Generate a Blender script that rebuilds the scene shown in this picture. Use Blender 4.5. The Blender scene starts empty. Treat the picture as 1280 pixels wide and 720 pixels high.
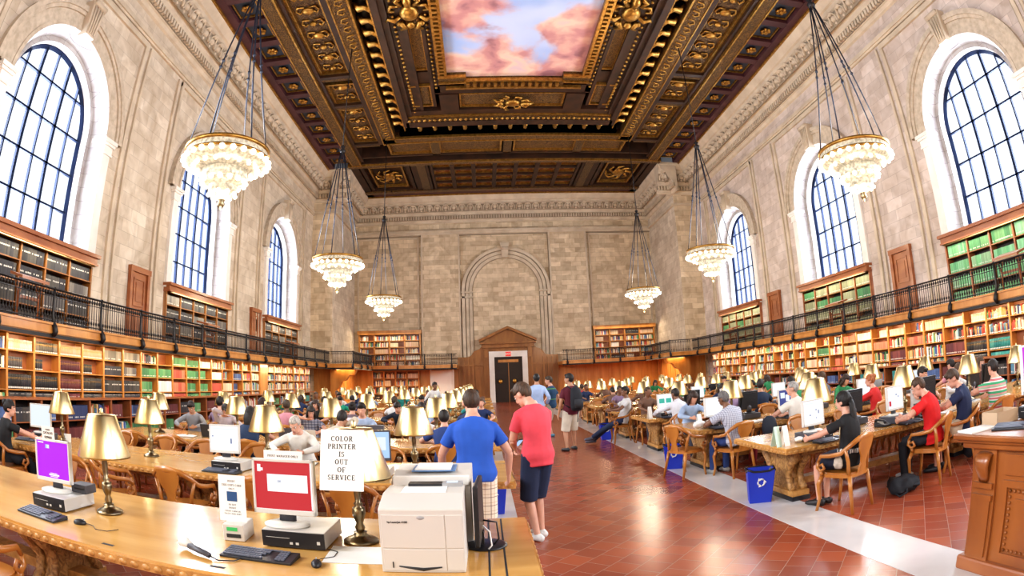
import bpy, bmesh, math, random
from mathutils import Vector, Matrix, Euler
RND = random.Random(11)
SC = bpy.context.scene
COL = SC.collection
PI = math.pi
XC = 1.745            # centre line of the hall
ORD = ['first','second','third','fourth','fifth','sixth','seventh','eighth','ninth','tenth','eleventh','twelfth','thirteenth',
       'fourteenth','fifteenth','sixteenth','seventeenth','eighteenth','nineteenth','twentieth','twenty-first','twenty-second','twenty-third','twenty-fourth','twenty-fifth','twenty-sixth','twenty-seventh','twenty-eighth','twenty-ninth','thirtieth']

# ------------------------------------------------------------------ mesh builder
class MB:
    def __init__(s): s.v=[]; s.f=[]; s.m=[]; s.s=[]; s.M=None; s.c=[]; s.col=None
    def add(s, vs, fs, mat=0, smooth=False):
        b=len(s.v)
        if s.M is not None: s.v.extend((s.M @ Vector(p))[:] for p in vs)
        else: s.v.extend(tuple(p) for p in vs)
        for f in fs:
            s.f.append(tuple(b+i for i in f)); s.m.append(mat); s.s.append(smooth); s.c.append(s.col)
        return s
    def box(s,x0,x1,y0,y1,z0,z1,mat=0):
        if x0>x1: x0,x1=x1,x0
        if y0>y1: y0,y1=y1,y0
        if z0>z1: z0,z1=z1,z0
        return s.add([(x0,y0,z0),(x1,y0,z0),(x1,y1,z0),(x0,y1,z0),(x0,y0,z1),(x1,y0,z1),(x1,y1,z1),(x0,y1,z1)],
              [(0,3,2,1),(4,5,6,7),(0,1,5,4),(1,2,6,5),(2,3,7,6),(3,0,4,7)],mat)
    def cbox(s,c,d,mat=0):
        return s.box(c[0]-d[0]/2,c[0]+d[0]/2,c[1]-d[1]/2,c[1]+d[1]/2,c[2]-d[2]/2,c[2]+d[2]/2,mat)
    def quad(s,a,b,c,d,mat=0): return s.add([a,b,c,d],[(0,1,2,3)],mat)
    def tube(s,path,rad,n=8,side=None,cap=True,mat=0,smooth=True,closed=False):
        P=[Vector(p) for p in path]; N=len(P)
        if not isinstance(rad,(list,tuple)) or (isinstance(rad,tuple)): rad=[rad]*N
        T=[]
        for i in range(N):
            if closed: t=P[(i+1)%N]-P[i-1]
            else: t=P[min(i+1,N-1)]-P[max(i-1,0)]
            T.append(t.normalized() if t.length>1e-9 else Vector((0,0,1)))
        sd=Vector(side) if side is not None else (Vector((1,0,0)) if abs(T[0].x)<.8 else Vector((0,1,0)))
        vs=[]; 
        for i in range(N):
            u=sd-T[i]*sd.dot(T[i])
            if u.length<1e-6: u=T[i].orthogonal()
            u.normalize(); w=T[i].cross(u)
            if side is None: sd=u
            r=rad[i]; rx,ry=(r if isinstance(r,(tuple,list)) else (r,r))
            for k in range(n):
                a=2*PI*k/n; vs.append(P[i]+u*(math.cos(a)*rx)+w*(math.sin(a)*ry))
        fs=[]
        for i in range(N if closed else N-1):
            j=(i+1)%N
            for k in range(n):
                k2=(k+1)%n; fs.append((i*n+k,i*n+k2,j*n+k2,j*n+k))
        if cap and not closed:
            fs.append(tuple(range(n-1,-1,-1))); fs.append(tuple((N-1)*n+k for k in range(n)))
        return s.add(vs,fs,mat,smooth)
    def lathe(s,prof,c=(0,0,0),n=20,mat=0,smooth=True):
        vs=[]; N=len(prof)
        for r,z in prof:
            for k in range(n):
                a=2*PI*k/n; vs.append((c[0]+r*math.cos(a),c[1]+r*math.sin(a),c[2]+z))
        fs=[]
        for i in range(N-1):
            for k in range(n):
                k2=(k+1)%n; fs.append((i*n+k,i*n+k2,(i+1)*n+k2,(i+1)*n+k))
        if prof[0][0]>1e-6: fs.append(tuple(range(n-1,-1,-1)))
        if prof[-1][0]>1e-6: fs.append(tuple((N-1)*n+k for k in range(n)))
        return s.add(vs,fs,mat,smooth)
    def prism(s,poly,a0,a1,axis='x',mat=0,smooth=False):
        # poly is 2-D; axis x: (y,z)  axis y: (x,z)  axis z: (x,y)
        def P(p,a): return (a,p[0],p[1]) if axis=='x' else ((p[0],a,p[1]) if axis=='y' else (p[0],p[1],a))
        n=len(poly); vs=[P(p,a0) for p in poly]+[P(p,a1) for p in poly]
        fs=[tuple(range(n-1,-1,-1)),tuple(range(n,2*n))]+[(i,(i+1)%n,n+(i+1)%n,n+i) for i in range(n)]
        return s.add(vs,fs,mat,smooth)
    def ball(s,c,r,nu=12,nv=8,mat=0):
        rx,ry,rz=(r if isinstance(r,(tuple,list)) else (r,r,r)); vs=[(c[0],c[1],c[2]-rz)]
        for i in range(1,nv):
            t=-PI/2+PI*i/nv
            for k in range(nu):
                a=2*PI*k/nu; vs.append((c[0]+rx*math.cos(t)*math.cos(a),c[1]+ry*math.cos(t)*math.sin(a),c[2]+rz*math.sin(t)))
        vs.append((c[0],c[1],c[2]+rz)); L=len(vs)-1; fs=[]
        for k in range(nu): fs.append((0,1+(k+1)%nu,1+k))
        for i in range(nv-2):
            for k in range(nu):
                a=1+i*nu+k; b=1+i*nu+(k+1)%nu; fs.append((a,b,b+nu,a+nu))
        o=1+(nv-2)*nu
        for k in range(nu): fs.append((o+k,o+(k+1)%nu,L))
        return s.add(vs,fs,mat,True)
    def mesh(s,name,mats):
        me=bpy.data.meshes.new(name); me.from_pydata(s.v,[],s.f)
        for m in (mats if isinstance(mats,(list,tuple)) else [mats]): me.materials.append(m)
        me.polygons.foreach_set('material_index',s.m); me.polygons.foreach_set('use_smooth',s.s)
        if any(c is not None for c in s.c):
            ca=me.color_attributes.new('Col','FLOAT_COLOR','CORNER'); i=0
            for p,c in zip(me.polygons,s.c):
                for _ in range(p.loop_total):
                    ca.data[i].color=(*(c or (1,1,1)),1); i+=1
        me.update(); return me
    def build(s,name,mats,parent=None,bevel=0,loc=None,rot=None):
        o=bpy.data.objects.new(name,s.mesh(name,mats)); COL.objects.link(o)
        if parent is not None: o.parent=parent
        if loc is not None: o.location=loc
        if rot is not None: o.rotation_euler=rot
        if bevel:
            b=o.modifiers.new('Bevel','BEVEL'); b.width=bevel; b.segments=2; b.limit_method='ANGLE'; b.angle_limit=math.radians(40)
        return o

def tag(o,label=None,cat=None,group=None,kind=None):
    if label: o['label']=label
    if cat: o['category']=cat
    if group: o['group']=group
    if kind: o['kind']=kind
    return o
def thing(name,label,cat,loc=(0,0,0),rz=0,group=None):
    o=bpy.data.objects.new(name,None); COL.objects.link(o); o.empty_display_size=.1
    o.location=loc; o.rotation_euler=(0,0,rz)
    return tag(o,label,cat,group)
def struct(o,label=None,cat=None): o['kind']='structure'; return tag(o,label,cat)
KIDS={}
def dup(o,loc=None,rz=None,label=None,parent=None,group=None):
    c=o.copy(); COL.objects.link(c); c.parent=parent
    if loc is not None: c.location=loc
    if rz is not None: c.rotation_euler=(0,0,rz)
    if label: c['label']=label
    if group: c['group']=group
    for ch in (KIDS.get(o.name) or list(o.children)): dup(ch,parent=c)
    return c

# ------------------------------------------------------------------ materials
def nodes(name):
    m=bpy.data.materials.new(name); m.use_nodes=True; nt=m.node_tree; N=nt.nodes; L=nt.links
    return m,N,L,N['Principled BSDF']
def mat(name,col,rough=.5,metal=0.,col2=None,scale=6.,detail=3.,stretch=None,bump=0.,coat=0.,emit=None,estr=0.,dist=0.,coords='Object',spec=None):
    m,N,L,b=nodes(name)
    b.inputs['Base Color'].default_value=(*col,1); b.inputs['Roughness'].default_value=rough; b.inputs['Metallic'].default_value=metal
    b.inputs['Coat Weight'].default_value=coat; b.inputs['Coat Roughness'].default_value=.12
    if spec is not None: b.inputs['Specular IOR Level'].default_value=spec
    if emit: b.inputs['Emission Color'].default_value=(*emit,1); b.inputs['Emission Strength'].default_value=estr
    if col2 is not None:
        tc=N.new('ShaderNodeTexCoord'); mp=N.new('ShaderNodeMapping'); nz=N.new('ShaderNodeTexNoise'); rp=N.new('ShaderNodeValToRGB')
        L.new(tc.outputs[coords],mp.inputs[0]); L.new(mp.outputs[0],nz.inputs[0]); L.new(nz.outputs[0],rp.inputs[0]); L.new(rp.outputs[0],b.inputs['Base Color'])
        if stretch: mp.inputs['Scale'].default_value=stretch
        nz.inputs['Scale'].default_value=scale; nz.inputs['Detail'].default_value=detail; nz.inputs['Distortion'].default_value=dist
        rp.color_ramp.elements[0].position=.33; rp.color_ramp.elements[1].position=.68
        rp.color_ramp.elements[0].color=(*col,1); rp.color_ramp.elements[1].color=(*col2,1)
        if bump:
            bp=N.new('ShaderNodeBump'); bp.inputs['Strength'].default_value=bump; bp.inputs['Distance'].default_value=.02
            L.new(nz.outputs[0],bp.inputs['Height']); L.new(bp.outputs[0],b.inputs['Normal'])
    return m
def stone(name,axis,c1,c2,mortar,bw=.95,rh=.42,rough=.75,tint=None):
    m,N,L,b=nodes(name); g=N.new('ShaderNodeNewGeometry'); sp=N.new('ShaderNodeSeparateXYZ'); cb=N.new('ShaderNodeCombineXYZ')
    L.new(g.outputs['Position'],sp.inputs[0]); L.new(sp.outputs['Y' if axis=='x' else 'X'],cb.inputs[0]); L.new(sp.outputs['Z'],cb.inputs[1])
    br=N.new('ShaderNodeTexBrick'); L.new(cb.outputs[0],br.inputs['Vector'])
    br.inputs['Scale'].default_value=1; br.inputs['Brick Width'].default_value=bw; br.inputs['Row Height'].default_value=rh
    br.inputs['Mortar Size'].default_value=.008; br.inputs['Mortar Smooth'].default_value=.3
    br.inputs['Color1'].default_value=(*c1,1); br.inputs['Color2'].default_value=(*c2,1); br.inputs['Mortar'].default_value=(*mortar,1); br.offset=.5
    nz=N.new('ShaderNodeTexNoise'); nz.inputs['Scale'].default_value=1.3; nz.inputs['Detail'].default_value=5; nz.inputs['Distortion'].default_value=1.2
    L.new(g.outputs['Position'],nz.inputs[0])
    rp=N.new('ShaderNodeValToRGB'); rp.color_ramp.elements[0].position=.3; rp.color_ramp.elements[1].position=.72
    rp.color_ramp.elements[0].color=(.66,.61,.55,1); rp.color_ramp.elements[1].color=(1,1,1,1); L.new(nz.outputs[0],rp.inputs[0])
    mx=N.new('ShaderNodeMix'); mx.data_type='RGBA'; mx.blend_type='MULTIPLY'; mx.inputs['Factor'].default_value=.85
    L.new(br.outputs['Color'],mx.inputs['A']); L.new(rp.outputs[0],mx.inputs['B']); L.new(mx.outputs['Result'],b.inputs['Base Color'])
    b.inputs['Roughness'].default_value=rough
    bp=N.new('ShaderNodeBump'); bp.inputs['Strength'].default_value=.25; bp.inputs['Distance'].default_value=.02
    L.new(br.outputs['Fac'],bp.inputs['Height']); bp.invert=True; L.new(bp.outputs[0],b.inputs['Normal'])
    return m
def emis(name,col,s,alpha=None):
    m=bpy.data.materials.new(name); m.use_nodes=True; N=m.node_tree.nodes; L=m.node_tree.links
    N.remove(N['Principled BSDF']); e=N.new('ShaderNodeEmission'); e.inputs[0].default_value=(*col,1); e.inputs[1].default_value=s
    L.new(e.outputs[0],N['Material Output'].inputs[0]); return m

M={}
M['stoneL']=stone('stone_side','x',(.74,.66,.56),(.60,.52,.43),(.48,.42,.35))
M['stoneF']=stone('stone_far','y',(.80,.68,.52),(.54,.44,.32),(.44,.36,.26),bw=.8,rh=.36)
M['stoneR']=stone('stone_right_light_tint','x',(.72,.63,.585),(.57,.495,.46),(.46,.40,.37))  # mauve cast of the window light put into this stone's colour
M['reveal']=stone('stone_reveal','x',(.50,.485,.50),(.42,.405,.42),(.28,.265,.28),bw=.7,rh=.42)
M['stone']=mat('stone_plain',(.62,.53,.42),.75,col2=(.48,.40,.31),scale=1.5,detail=5)
M['stoneW']=mat('stone_white',(.84,.82,.80),.7,col2=(.72,.69,.66),scale=1.2,detail=4)
M['carved']=mat('stone_carved',(.56,.48,.39),.8,col2=(.30,.245,.19),scale=9,detail=3,bump=.8,dist=1.)
M['wood']=mat('oak_warm',(.42,.17,.035),.38,col2=(.58,.27,.07),scale=3,detail=4,stretch=(1,1,.15),coat=.3)
M['woodd']=mat('oak_dark',(.23,.088,.02),.42,col2=(.35,.145,.036),scale=3,detail=4,stretch=(1,1,.2),coat=.2)
M['woodr']=mat('wood_red',(.27,.085,.03),.4,col2=(.38,.14,.05),scale=3,detail=4,stretch=(.3,.3,1),coat=.2)
M['table']=mat('oak_table',(.52,.27,.07),.2,col2=(.68,.40,.13),scale=2.2,detail=4,stretch=(.35,2.5,1),coat=.35)
M['tedge']=mat('oak_edge',(.40,.19,.05),.4,col2=(.58,.31,.10),scale=14,detail=2,bump=.5)
M['chair']=mat('oak_chair',(.36,.13,.025),.3,col2=(.50,.21,.045),scale=4,detail=3,stretch=(1,1,.4),coat=.3)
M['carvew']=mat('oak_carved',(.50,.27,.09),.5,col2=(.22,.10,.03),scale=16,detail=2,bump=.9,dist=1.5)
M['iron']=mat('iron_black',(.03,.028,.03),.45,.4)
M['blue_steel']=mat('steel_blue',(.010,.018,.05),.6,spec=.15)
M['painted_shade']=mat('stone_painted_shade',(.30,.25,.19),.85)  # dark stone tone that paints shade between the mouldings
M['black']=mat('black_plastic',(.018,.018,.022),.4)
M['dgrey']=mat('dark_grey',(.07,.07,.085),.45)
M['grey']=mat('grey_plastic',(.36,.36,.37),.45)
M['silver']=mat('silver_plastic',(.62,.60,.56),.4)
M['beige']=mat('beige_plastic',(.60,.565,.52),.45)
M['white']=mat('white_paint',(.85,.84,.82),.5)
M['paper']=mat('paper',(.80,.79,.76),.8)
M['ink']=mat('ink',(.03,.03,.03),.8)
M['brass']=mat('brass',(.66,.50,.22),.30,1.,col2=(.55,.46,.31),scale=1.5)
M['abrass']=mat('brass_aged',(.30,.23,.13),.3,1.,col2=(.16,.13,.09),scale=12)
M['bronze']=mat('bronze_dark',(.10,.085,.075),.32,.9)
M['gold']=mat('gilt',(.58,.34,.09),.36,.85,col2=(.30,.16,.035),scale=7)
M['cwood']=mat('ceiling_wood',(.020,.008,.004),.5,col2=(.050,.019,.008),scale=1.6)
M['cwoodp']=mat('ceiling_wood_purple',(.055,.018,.024),.5,col2=(.10,.035,.042),scale=1.2)
M['cdark']=mat('wood_painted_shade',(.022,.010,.007),.5)  # darker wood tone, shade of recesses put into the colour
M['cblue']=mat('coffer_blue',(.022,.035,.06),.5,col2=(.035,.05,.085),scale=2)
M['cred']=mat('coffer_red',(.25,.075,.03),.5,col2=(.13,.04,.02),scale=5)
def ornament(name,ground,metal_col,scale,amount=.5,dist=2.2):
    m,N,L,b=nodes(name); g=N.new('ShaderNodeNewGeometry'); nz=N.new('ShaderNodeTexNoise'); L.new(g.outputs['Position'],nz.inputs[0])
    nz.inputs['Scale'].default_value=scale; nz.inputs['Detail'].default_value=1.5; nz.inputs['Distortion'].default_value=dist
    rp=N.new('ShaderNodeValToRGB'); cr=rp.color_ramp
    cr.elements[0].position=.36; cr.elements[0].color=(0,0,0,1); cr.elements[1].position=.43; cr.elements[1].color=(1,1,1,1)
    for p,v in ((.48,1),(.53,0),(.58,0),(.63,1)):
        e=cr.elements.new(p); e.color=(v,v,v,1)
    L.new(nz.outputs[0],rp.inputs[0])
    mx=N.new('ShaderNodeMix'); mx.data_type='RGBA'; mx.inputs['A'].default_value=(*ground,1); mx.inputs['B'].default_value=(*metal_col,1)
    ml=N.new('ShaderNodeMath'); ml.operation='MULTIPLY'; ml.inputs[1].default_value=amount; L.new(rp.outputs[0],ml.inputs[0])
    L.new(ml.outputs[0],mx.inputs['Factor']); L.new(mx.outputs['Result'],b.inputs['Base Color'])
    m2=N.new('ShaderNodeMath'); m2.operation='MULTIPLY'; m2.inputs[1].default_value=.6; L.new(rp.outputs[0],m2.inputs[0]); L.new(m2.outputs[0],b.inputs['Metallic'])
    b.inputs['Roughness'].default_value=.4
    bp=N.new('ShaderNodeBump'); bp.inputs['Strength'].default_value=.9; bp.inputs['Distance'].default_value=.05
    L.new(rp.outputs[0],bp.inputs['Height']); L.new(bp.outputs[0],b.inputs['Normal'])
    return m
M['orn']=ornament('gilt_scrollwork',(.030,.011,.005),(.46,.26,.08),6.5,.75)
M['ornf']=ornament('gilt_fine_scrollwork',(.030,.012,.005),(.42,.24,.07),11,.7)
M['ornp']=ornament('gilt_scrollwork_on_plum',(.040,.014,.014),(.42,.27,.11),6,.7)

# ------------------------------------------------------------------ camera
cam=bpy.data.cameras.new('camera'); co=bpy.data.objects.new('camera',cam); COL.objects.link(co); SC.camera=co
cam.type='PANO'; cam.panorama_type='FISHEYE_EQUISOLID'; cam.sensor_width=36; cam.sensor_fit='HORIZONTAL'
cam.fisheye_lens=702.4217/1280*36; cam.fisheye_fov=math.radians(200); cam.clip_end=500; cam.clip_start=.05
yaw,pit,rol=.0535,.1592,-.038
f=Vector((math.sin(yaw)*math.cos(pit),math.cos(yaw)*math.cos(pit),math.sin(pit)))
r0=Vector((math.cos(yaw),-math.sin(yaw),0)); u0=r0.cross(f)
rc=r0*math.cos(rol)+u0*math.sin(rol); uc=-r0*math.sin(rol)+u0*math.cos(rol)
co.matrix_world=Matrix(((rc.x,uc.x,-f.x,0),(rc.y,uc.y,-f.y,0),(rc.z,uc.z,-f.z,1.8156),(0,0,0,1)))
# ================================================================== SHELL
HW,HC,HG=13.15,11.9,11.23         # half widths: wall, ceiling edge, gallery front
HWN,HCN,HGN=11.61,10.36,9.73      # the same past the step near the far end
YN=35.45; YD=41.84; ZC=15.69; Y0=5.19
BAYS=[10.1,19.95,29.8]; BAYW=9.86; ABAYS=[-9.61,.24]+BAYS; YB=-14.54
def X(s,h): return XC+s*h

# floor ------------------------------------------------------------
def floor_mat():
    m,N,L,b=nodes('terracotta_tiles'); g=N.new('ShaderNodeNewGeometry'); mp=N.new('ShaderNodeMapping'); L.new(g.outputs['Position'],mp.inputs[0])
    mp.inputs['Rotation'].default_value=(0,0,math.radians(-46.5))
    br=N.new('ShaderNodeTexBrick'); L.new(mp.outputs[0],br.inputs['Vector']); br.offset=.5
    for k,v in (('Scale',1),('Brick Width',.26),('Row Height',.26),('Mortar Size',.0035),('Mortar Smooth',.2)): br.inputs[k].default_value=v
    br.inputs['Color1'].default_value=(.40,.095,.042,1); br.inputs['Color2'].default_value=(.26,.058,.032,1); br.inputs['Mortar'].default_value=(.42,.26,.20,1)
    nz=N.new('ShaderNodeTexNoise'); nz.inputs['Scale'].default_value=2.3; nz.inputs['Detail'].default_value=4; L.new(g.outputs['Position'],nz.inputs[0])
    mr=N.new('ShaderNodeMapRange'); mr.inputs['To Min'].default_value=.2; mr.inputs['To Max'].default_value=.27; L.new(nz.outputs[0],mr.inputs[0]); L.new(mr.outputs[0],b.inputs['Roughness'])
    L.new(br.outputs['Color'],b.inputs['Base Color']); b.inputs['Specular IOR Level'].default_value=.6
    bp=N.new('ShaderNodeBump'); bp.inputs['Strength'].default_value=.25; bp.inputs['Distance'].default_value=.01; bp.invert=True
    L.new(br.outputs['Fac'],bp.inputs['Height']); L.new(bp.outputs[0],b.inputs['Normal']); return m
M['floor']=floor_mat()
M['marble']=mat('marble_strip',(.60,.58,.58),.18,col2=(.72,.70,.69),scale=1.5,detail=4)
fl=struct(MB().quad((-14,-15,0),(18,-15,0),(18,43,0),(-14,43,0)).build('floor',M['floor']))
for i,(a,b_) in enumerate(((3.155,3.81),(-.32,.335))):
    struct(MB().box(a,b_,-14,41.6,-.01,.003).build('trim_%d'%(i+1),M['marble']))

# side walls ---------------------------------------------------------
RO,SPR=2.36,8.7     # radius and springing height of the opening in the wall
ZS=5.0
def side_wall(s):
    mb=MB(); x=X(s,HW)
    def q(y0,y1,z0,z1): mb.quad((x,y0,z0),(x,y1,z0),(x,y1,z1),(x,y0,z1))
    for c in ABAYS:
        a,b=c-BAYW/2,c+BAYW/2
        q(a,c-2.72,0,ZC); q(c+2.72,b,0,ZC); q(c-2.72,c-RO,ZS,ZC); q(c+RO,c+2.72,ZS,ZC); q(c-2.72,c+2.72,0,2.82)
        n=28
        for i in range(n):
            t0,t1=PI-PI*i/n,PI-PI*(i+1)/n
            p=[(x,c+RO*math.cos(t0),SPR+RO*math.sin(t0)),(x,c+RO*math.cos(t1),SPR+RO*math.sin(t1))]
            mb.add([p[0],p[1],(x,p[1][1],ZC),(x,p[0][1],ZC)],[(0,1,2,3)])
    q(BAYS[-1]+BAYW/2,YN,0,ZC)
    o=struct(mb.build('wall_left' if s<0 else 'wall_right',M['stoneL'] if s<0 else M['stoneR']))
    # the step and the narrow end bay
    mb=MB(); xn=X(s,HWN)
    mb.quad((x,YN,0),(xn,YN,0),(xn,YN,ZC),(x,YN,ZC),0)
    mb.quad((xn,YN,0),(xn,YD,0),(xn,YD,ZC),(xn,YN,ZC),1)
    mb.build('end_pier',[M['stoneF'],M['stoneL']],o)
    # flat pilaster strips framing the piers between the windows, and the string course
    mb=MB()
    for c in BAYS:
        for e in (-1,1):
            for d,w in ((3.42,.16),(3.75,.10)):
                y=c+e*d; mb.box(x,x-s*.09,y-w/2,y+w/2,2.85,12.75); mb.box(x,x-s*.02,y+w/2,y+w/2+.06,2.85,12.7,1)  # second box is a dark strip, painted shade beside the pilaster
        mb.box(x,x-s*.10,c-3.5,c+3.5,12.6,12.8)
    mb.build('pilaster_strip',[M['stone'],M['painted_shade']],o)
    mb=MB()
    mb.box(x,x-s*.16,Y0,YN,12.95,13.12); mb.box(x,x-s*.10,Y0,YN,12.86,12.95)
    mb.box(xn,xn-s*.16,YN,YD,12.95,13.12); mb.box(x,xn-s*.1,YN,YN-.16,12.95,13.12)
    mb.build('string_course',M['stone'],o)
    return o
WALL={s:side_wall(s) for s in (-1,1)}

# cornice --------------------------------------------------------------
PROF=[(0,13.75),(.10,13.80),(.14,13.95),(.20,13.98),(.24,14.28),(.36,14.32),(.42,14.5),(.62,14.66),(.80,15.0),(.92,15.06),(.95,15.22),(1.05,15.26),(1.25,15.60),(1.25,15.72),(0,15.72)]
def cornice(name,runs):
    mb=MB(); orn=MB(); den=MB(); shade_mb=MB()
    for kind,h,a,b,s in runs:
        if kind=='y': mb.prism([(X(s,h)-s*d,z) for d,z in PROF],a,b,'y')
        else: mb.prism([(h-d,z) for d,z in PROF],a,b,'x')
        n=int(abs(b-a)/.62)
        for i in range(n):
            t=a+(b-a)*(i+.5)/n
            for dz,dd,r in ((14.80,.74,.15),(14.97,.88,.11),(14.62,.62,.11)):
                c=(X(s,h)-s*dd,t,dz) if kind=='y' else (t,h-dd,dz)
                orn.ball(c,(r*.9,r*1.25,r) if kind=='y' else (r*1.25,r*.9,r),8,5)
            P=[(X(s,h)-s*(.66+.30*math.sin(a)),t+.25*math.cos(a),14.62+.40*math.sin(a)) if kind=='y' else (t+.25*math.cos(a),h-(.66+.30*math.sin(a)),14.62+.40*math.sin(a)) for a in [PI*q/8 for q in range(9)]]
            orn.tube(P,.045,5)
            for e in (-.25,.25):
                c=(X(s,h)-s*.78,t+e,14.72) if kind=='y' else (t+e,h-.78,14.72); orn.ball(c,(.1,.05,.2) if kind=='y' else (.05,.1,.2),6,4)
        bk=[(.60,14.50),(.66,14.50),(.84,14.99),(.78,15.02)]; bd=[(.19,14.0),(.26,14.0),(.26,14.29),(.19,14.29)]  # dark backings put shade behind the leaves and dentils by colour
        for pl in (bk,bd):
            if kind=='y': shade_mb.prism([(X(s,h)-s*d,z) for d,z in pl],a,b,'y')
            else: shade_mb.prism([(h-d,z) for d,z in pl],a,b,'x')
        n=int(abs(b-a)/.2)
        for i in range(n):
            t=a+(b-a)*(i+.5)/n
            if kind=='y': den.box(X(s,h)-s*.2,X(s,h)-s*.4,t-.06,t+.06,14.02,14.27)
            else: den.box(t-.06,t+.06,h-.2,h-.4,14.02,14.27)
    o=struct(mb.build(name,M['stone'])); orn.build('carved_leaf_band',M['stone'],o); shade_mb.build('painted_shade_band',M['painted_shade'],o); den.build('dentil_band',M['stone'],o); return o
cornice('trim_3',[('y',HW,Y0,YN,-1),('x',YN,X(-1,HW),X(-1,HWN-1.2),-1),('y',HWN,YN-1.2,YD,-1)])
cornice('trim_4',[('y',HW,Y0,YN,1),('x',YN,X(1,HW),X(1,HWN-1.2),1),('y',HWN,YN-1.2,YD,1)])
cornice('trim_5',[('x',YD,X(-1,HWN),X(1,HWN),1)])

M['archi']=mat('archivolt_stone',(.58,.50,.41),.8,col2=(.42,.355,.28),scale=5,detail=4,bump=.5)
# windows ----------------------------------------------------------------
def glass_mat():
    m=bpy.data.materials.new('window_glass'); m.use_nodes=True; N=m.node_tree.nodes; L=m.node_tree.links; N.remove(N['Principled BSDF'])
    t=N.new('ShaderNodeBsdfTransparent'); t.inputs[0].default_value=(.97,.98,1,1); g=N.new('ShaderNodeBsdfGlossy'); g.inputs['Roughness'].default_value=.05
    x=N.new('ShaderNodeMixShader'); x.inputs[0].default_value=.06; L.new(t.outputs[0],x.inputs[1]); L.new(g.outputs[0],x.inputs[2]); L.new(x.outputs[0],N['Material Output'].inputs[0]); return m
M['glass']=glass_mat()
def portal(mb,s,c,r,h0,r1,h1,z0,spr,mat=0,n=28):
    """ruled surface along an arched outline from (radius r, half width h0) to (r1, h1)"""
    def path(r,h):
        P=[(X(s,h),c-r,z0)]+[(X(s,h),c-r*math.cos(PI*i/n),spr+r*math.sin(PI*i/n)) for i in range(n+1)]+[(X(s,h),c+r,z0)]
        return P
    A,B=path(r,h0),path(r1,h1); k=len(A)
    mb.add(A+B,[(i,i+1,k+i+1,k+i) for i in range(k-1)],mat,False)
RG=1.98
def window(s,c,name):
    hg=HW+.8; x=X(s,hg)
    root=MB()
    # splayed white reveal in two steps, then the archivolt on the wall face
    portal(root,s,c,RG,hg+.05,RG+.04,HW+.45,ZS,SPR,0); portal(root,s,c,RG+.04,HW+.45,RG+.19,HW+.45,ZS,SPR,0)
    portal(root,s,c,RG+.19,HW+.45,RO,HW-.12,ZS,SPR,0)
    o=struct(root.build(name,M['reveal']))
    mb=MB()
    for (ra,rb,d) in ((RO,RO+.12,.12),(RO+.12,RO+.5,.09),(RO+.5,RO+.62,.16),(RO+.62,RO+.80,.22)):
        n=28; A=[]
        for i in range(n+1):
            t=PI*i/n; A.append((math.cos(t),math.sin(t)))
        def ring(r,h): return [(X(s,h),c-r*a,SPR+r*b) for a,b in A]
        for p,q in ((ring(ra,HW-d),ring(rb,HW-d)),(ring(ra,HW),ring(ra,HW-d)),(ring(rb,HW-d),ring(rb,HW))):
            mb.add(p+q,[(i,i+1,n+2+i,n+1+i) for i in range(n)],0)
    mb.build('archivolt',M['archi'],o)
    k=MB(); k.M=Matrix.Translation((X(s,HW),c,0))
    k.prism([(-.22,SPR+RO-.12),(.22,SPR+RO-.12),(.36,SPR+RO+1.0),(-.36,SPR+RO+1.0)],0,-s*.36,'x')
    for j in range(4): k.tube([(-s*(.36+.03),-.15+.1*j,SPR+RO-.05),(-s*.41,-.17+.11*j,SPR+RO+.4),(-s*.37,-.22+.15*j,SPR+RO+.95)],.035,6)
    k.tube([(-s*.38,-.3,SPR+RO+.95),(-s*.38,.3,SPR+RO+.95)],.10,8)
    k.build('keystone',M['stone'],o)
    for e in (-1,1):                      # jamb pilasters with moulded imposts
        mb=MB(); y0,y1=c+e*RO,c+e*(RO+.38)
        mb.box(X(s,HW),X(s,HW-.12),y0,y1,ZS,SPR-.45)
        for z0,z1,d in ((8.22,8.28,.05),(8.28,8.5,.03),(8.5,8.58,.09),(8.58,8.7,.14)):
            mb.box(X(s,HW+.62),X(s,HW-.12-d),c+e*(RO-.02-d),c+e*(RO+.40+d),z0,z1)
        mb.build('impost_pilaster',M['stoneW'],o)
    # steel frame
    n=24; mb=MB(); P=[(x,c-RG,5.2)]+[(x,c-RG*math.cos(PI*i/n),SPR+RG*math.sin(PI*i/n)) for i in range(n+1)]+[(x,c+RG,5.2)]
    mb.tube(P,(.10,.10),4,side=(1,0,0),mat=0,smooth=False); mb.build('window_frame',M['blue_steel'],o)
    mb=MB()
    def top(y): return SPR+math.sqrt(max(RG*RG-(y-c)**2,0))
    for i in range(1,6):
        y=c-RG+i*2*RG/6; w=.05 if i in (2,4) else .024
        mb.box(x-.05,x+.05,y-w,y+w,5.2,top(y))
    z=5.2+1.12
    while z<SPR+RG-.1:
        hw=RG if z<=SPR else math.sqrt(max(RG*RG-(z-SPR)**2,0))
        mb.box(x-.05,x+.05,c-hw,c+hw,z-.028,z+.028); z+=1.12
    mb.build('glazing_bars',M['blue_steel'],o)
    mb=MB(); P2=[(X(s,hg+.03),p[1],p[2]) for p in P]; mb.add(P2,[tuple(range(len(P2)))]); mb.build('pane',M['glass'],o)
    mb=MB(); mb.box(X(s,HW-.02),X(s,hg+.1),c-RO,c+RO,ZS-.05,5.2); mb.build('sill',M['stoneW'],o)
    return o
k=0
for s in (-1,1):
    for c in BAYS: k+=1; window(s,c,'window_%d'%k)

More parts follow.
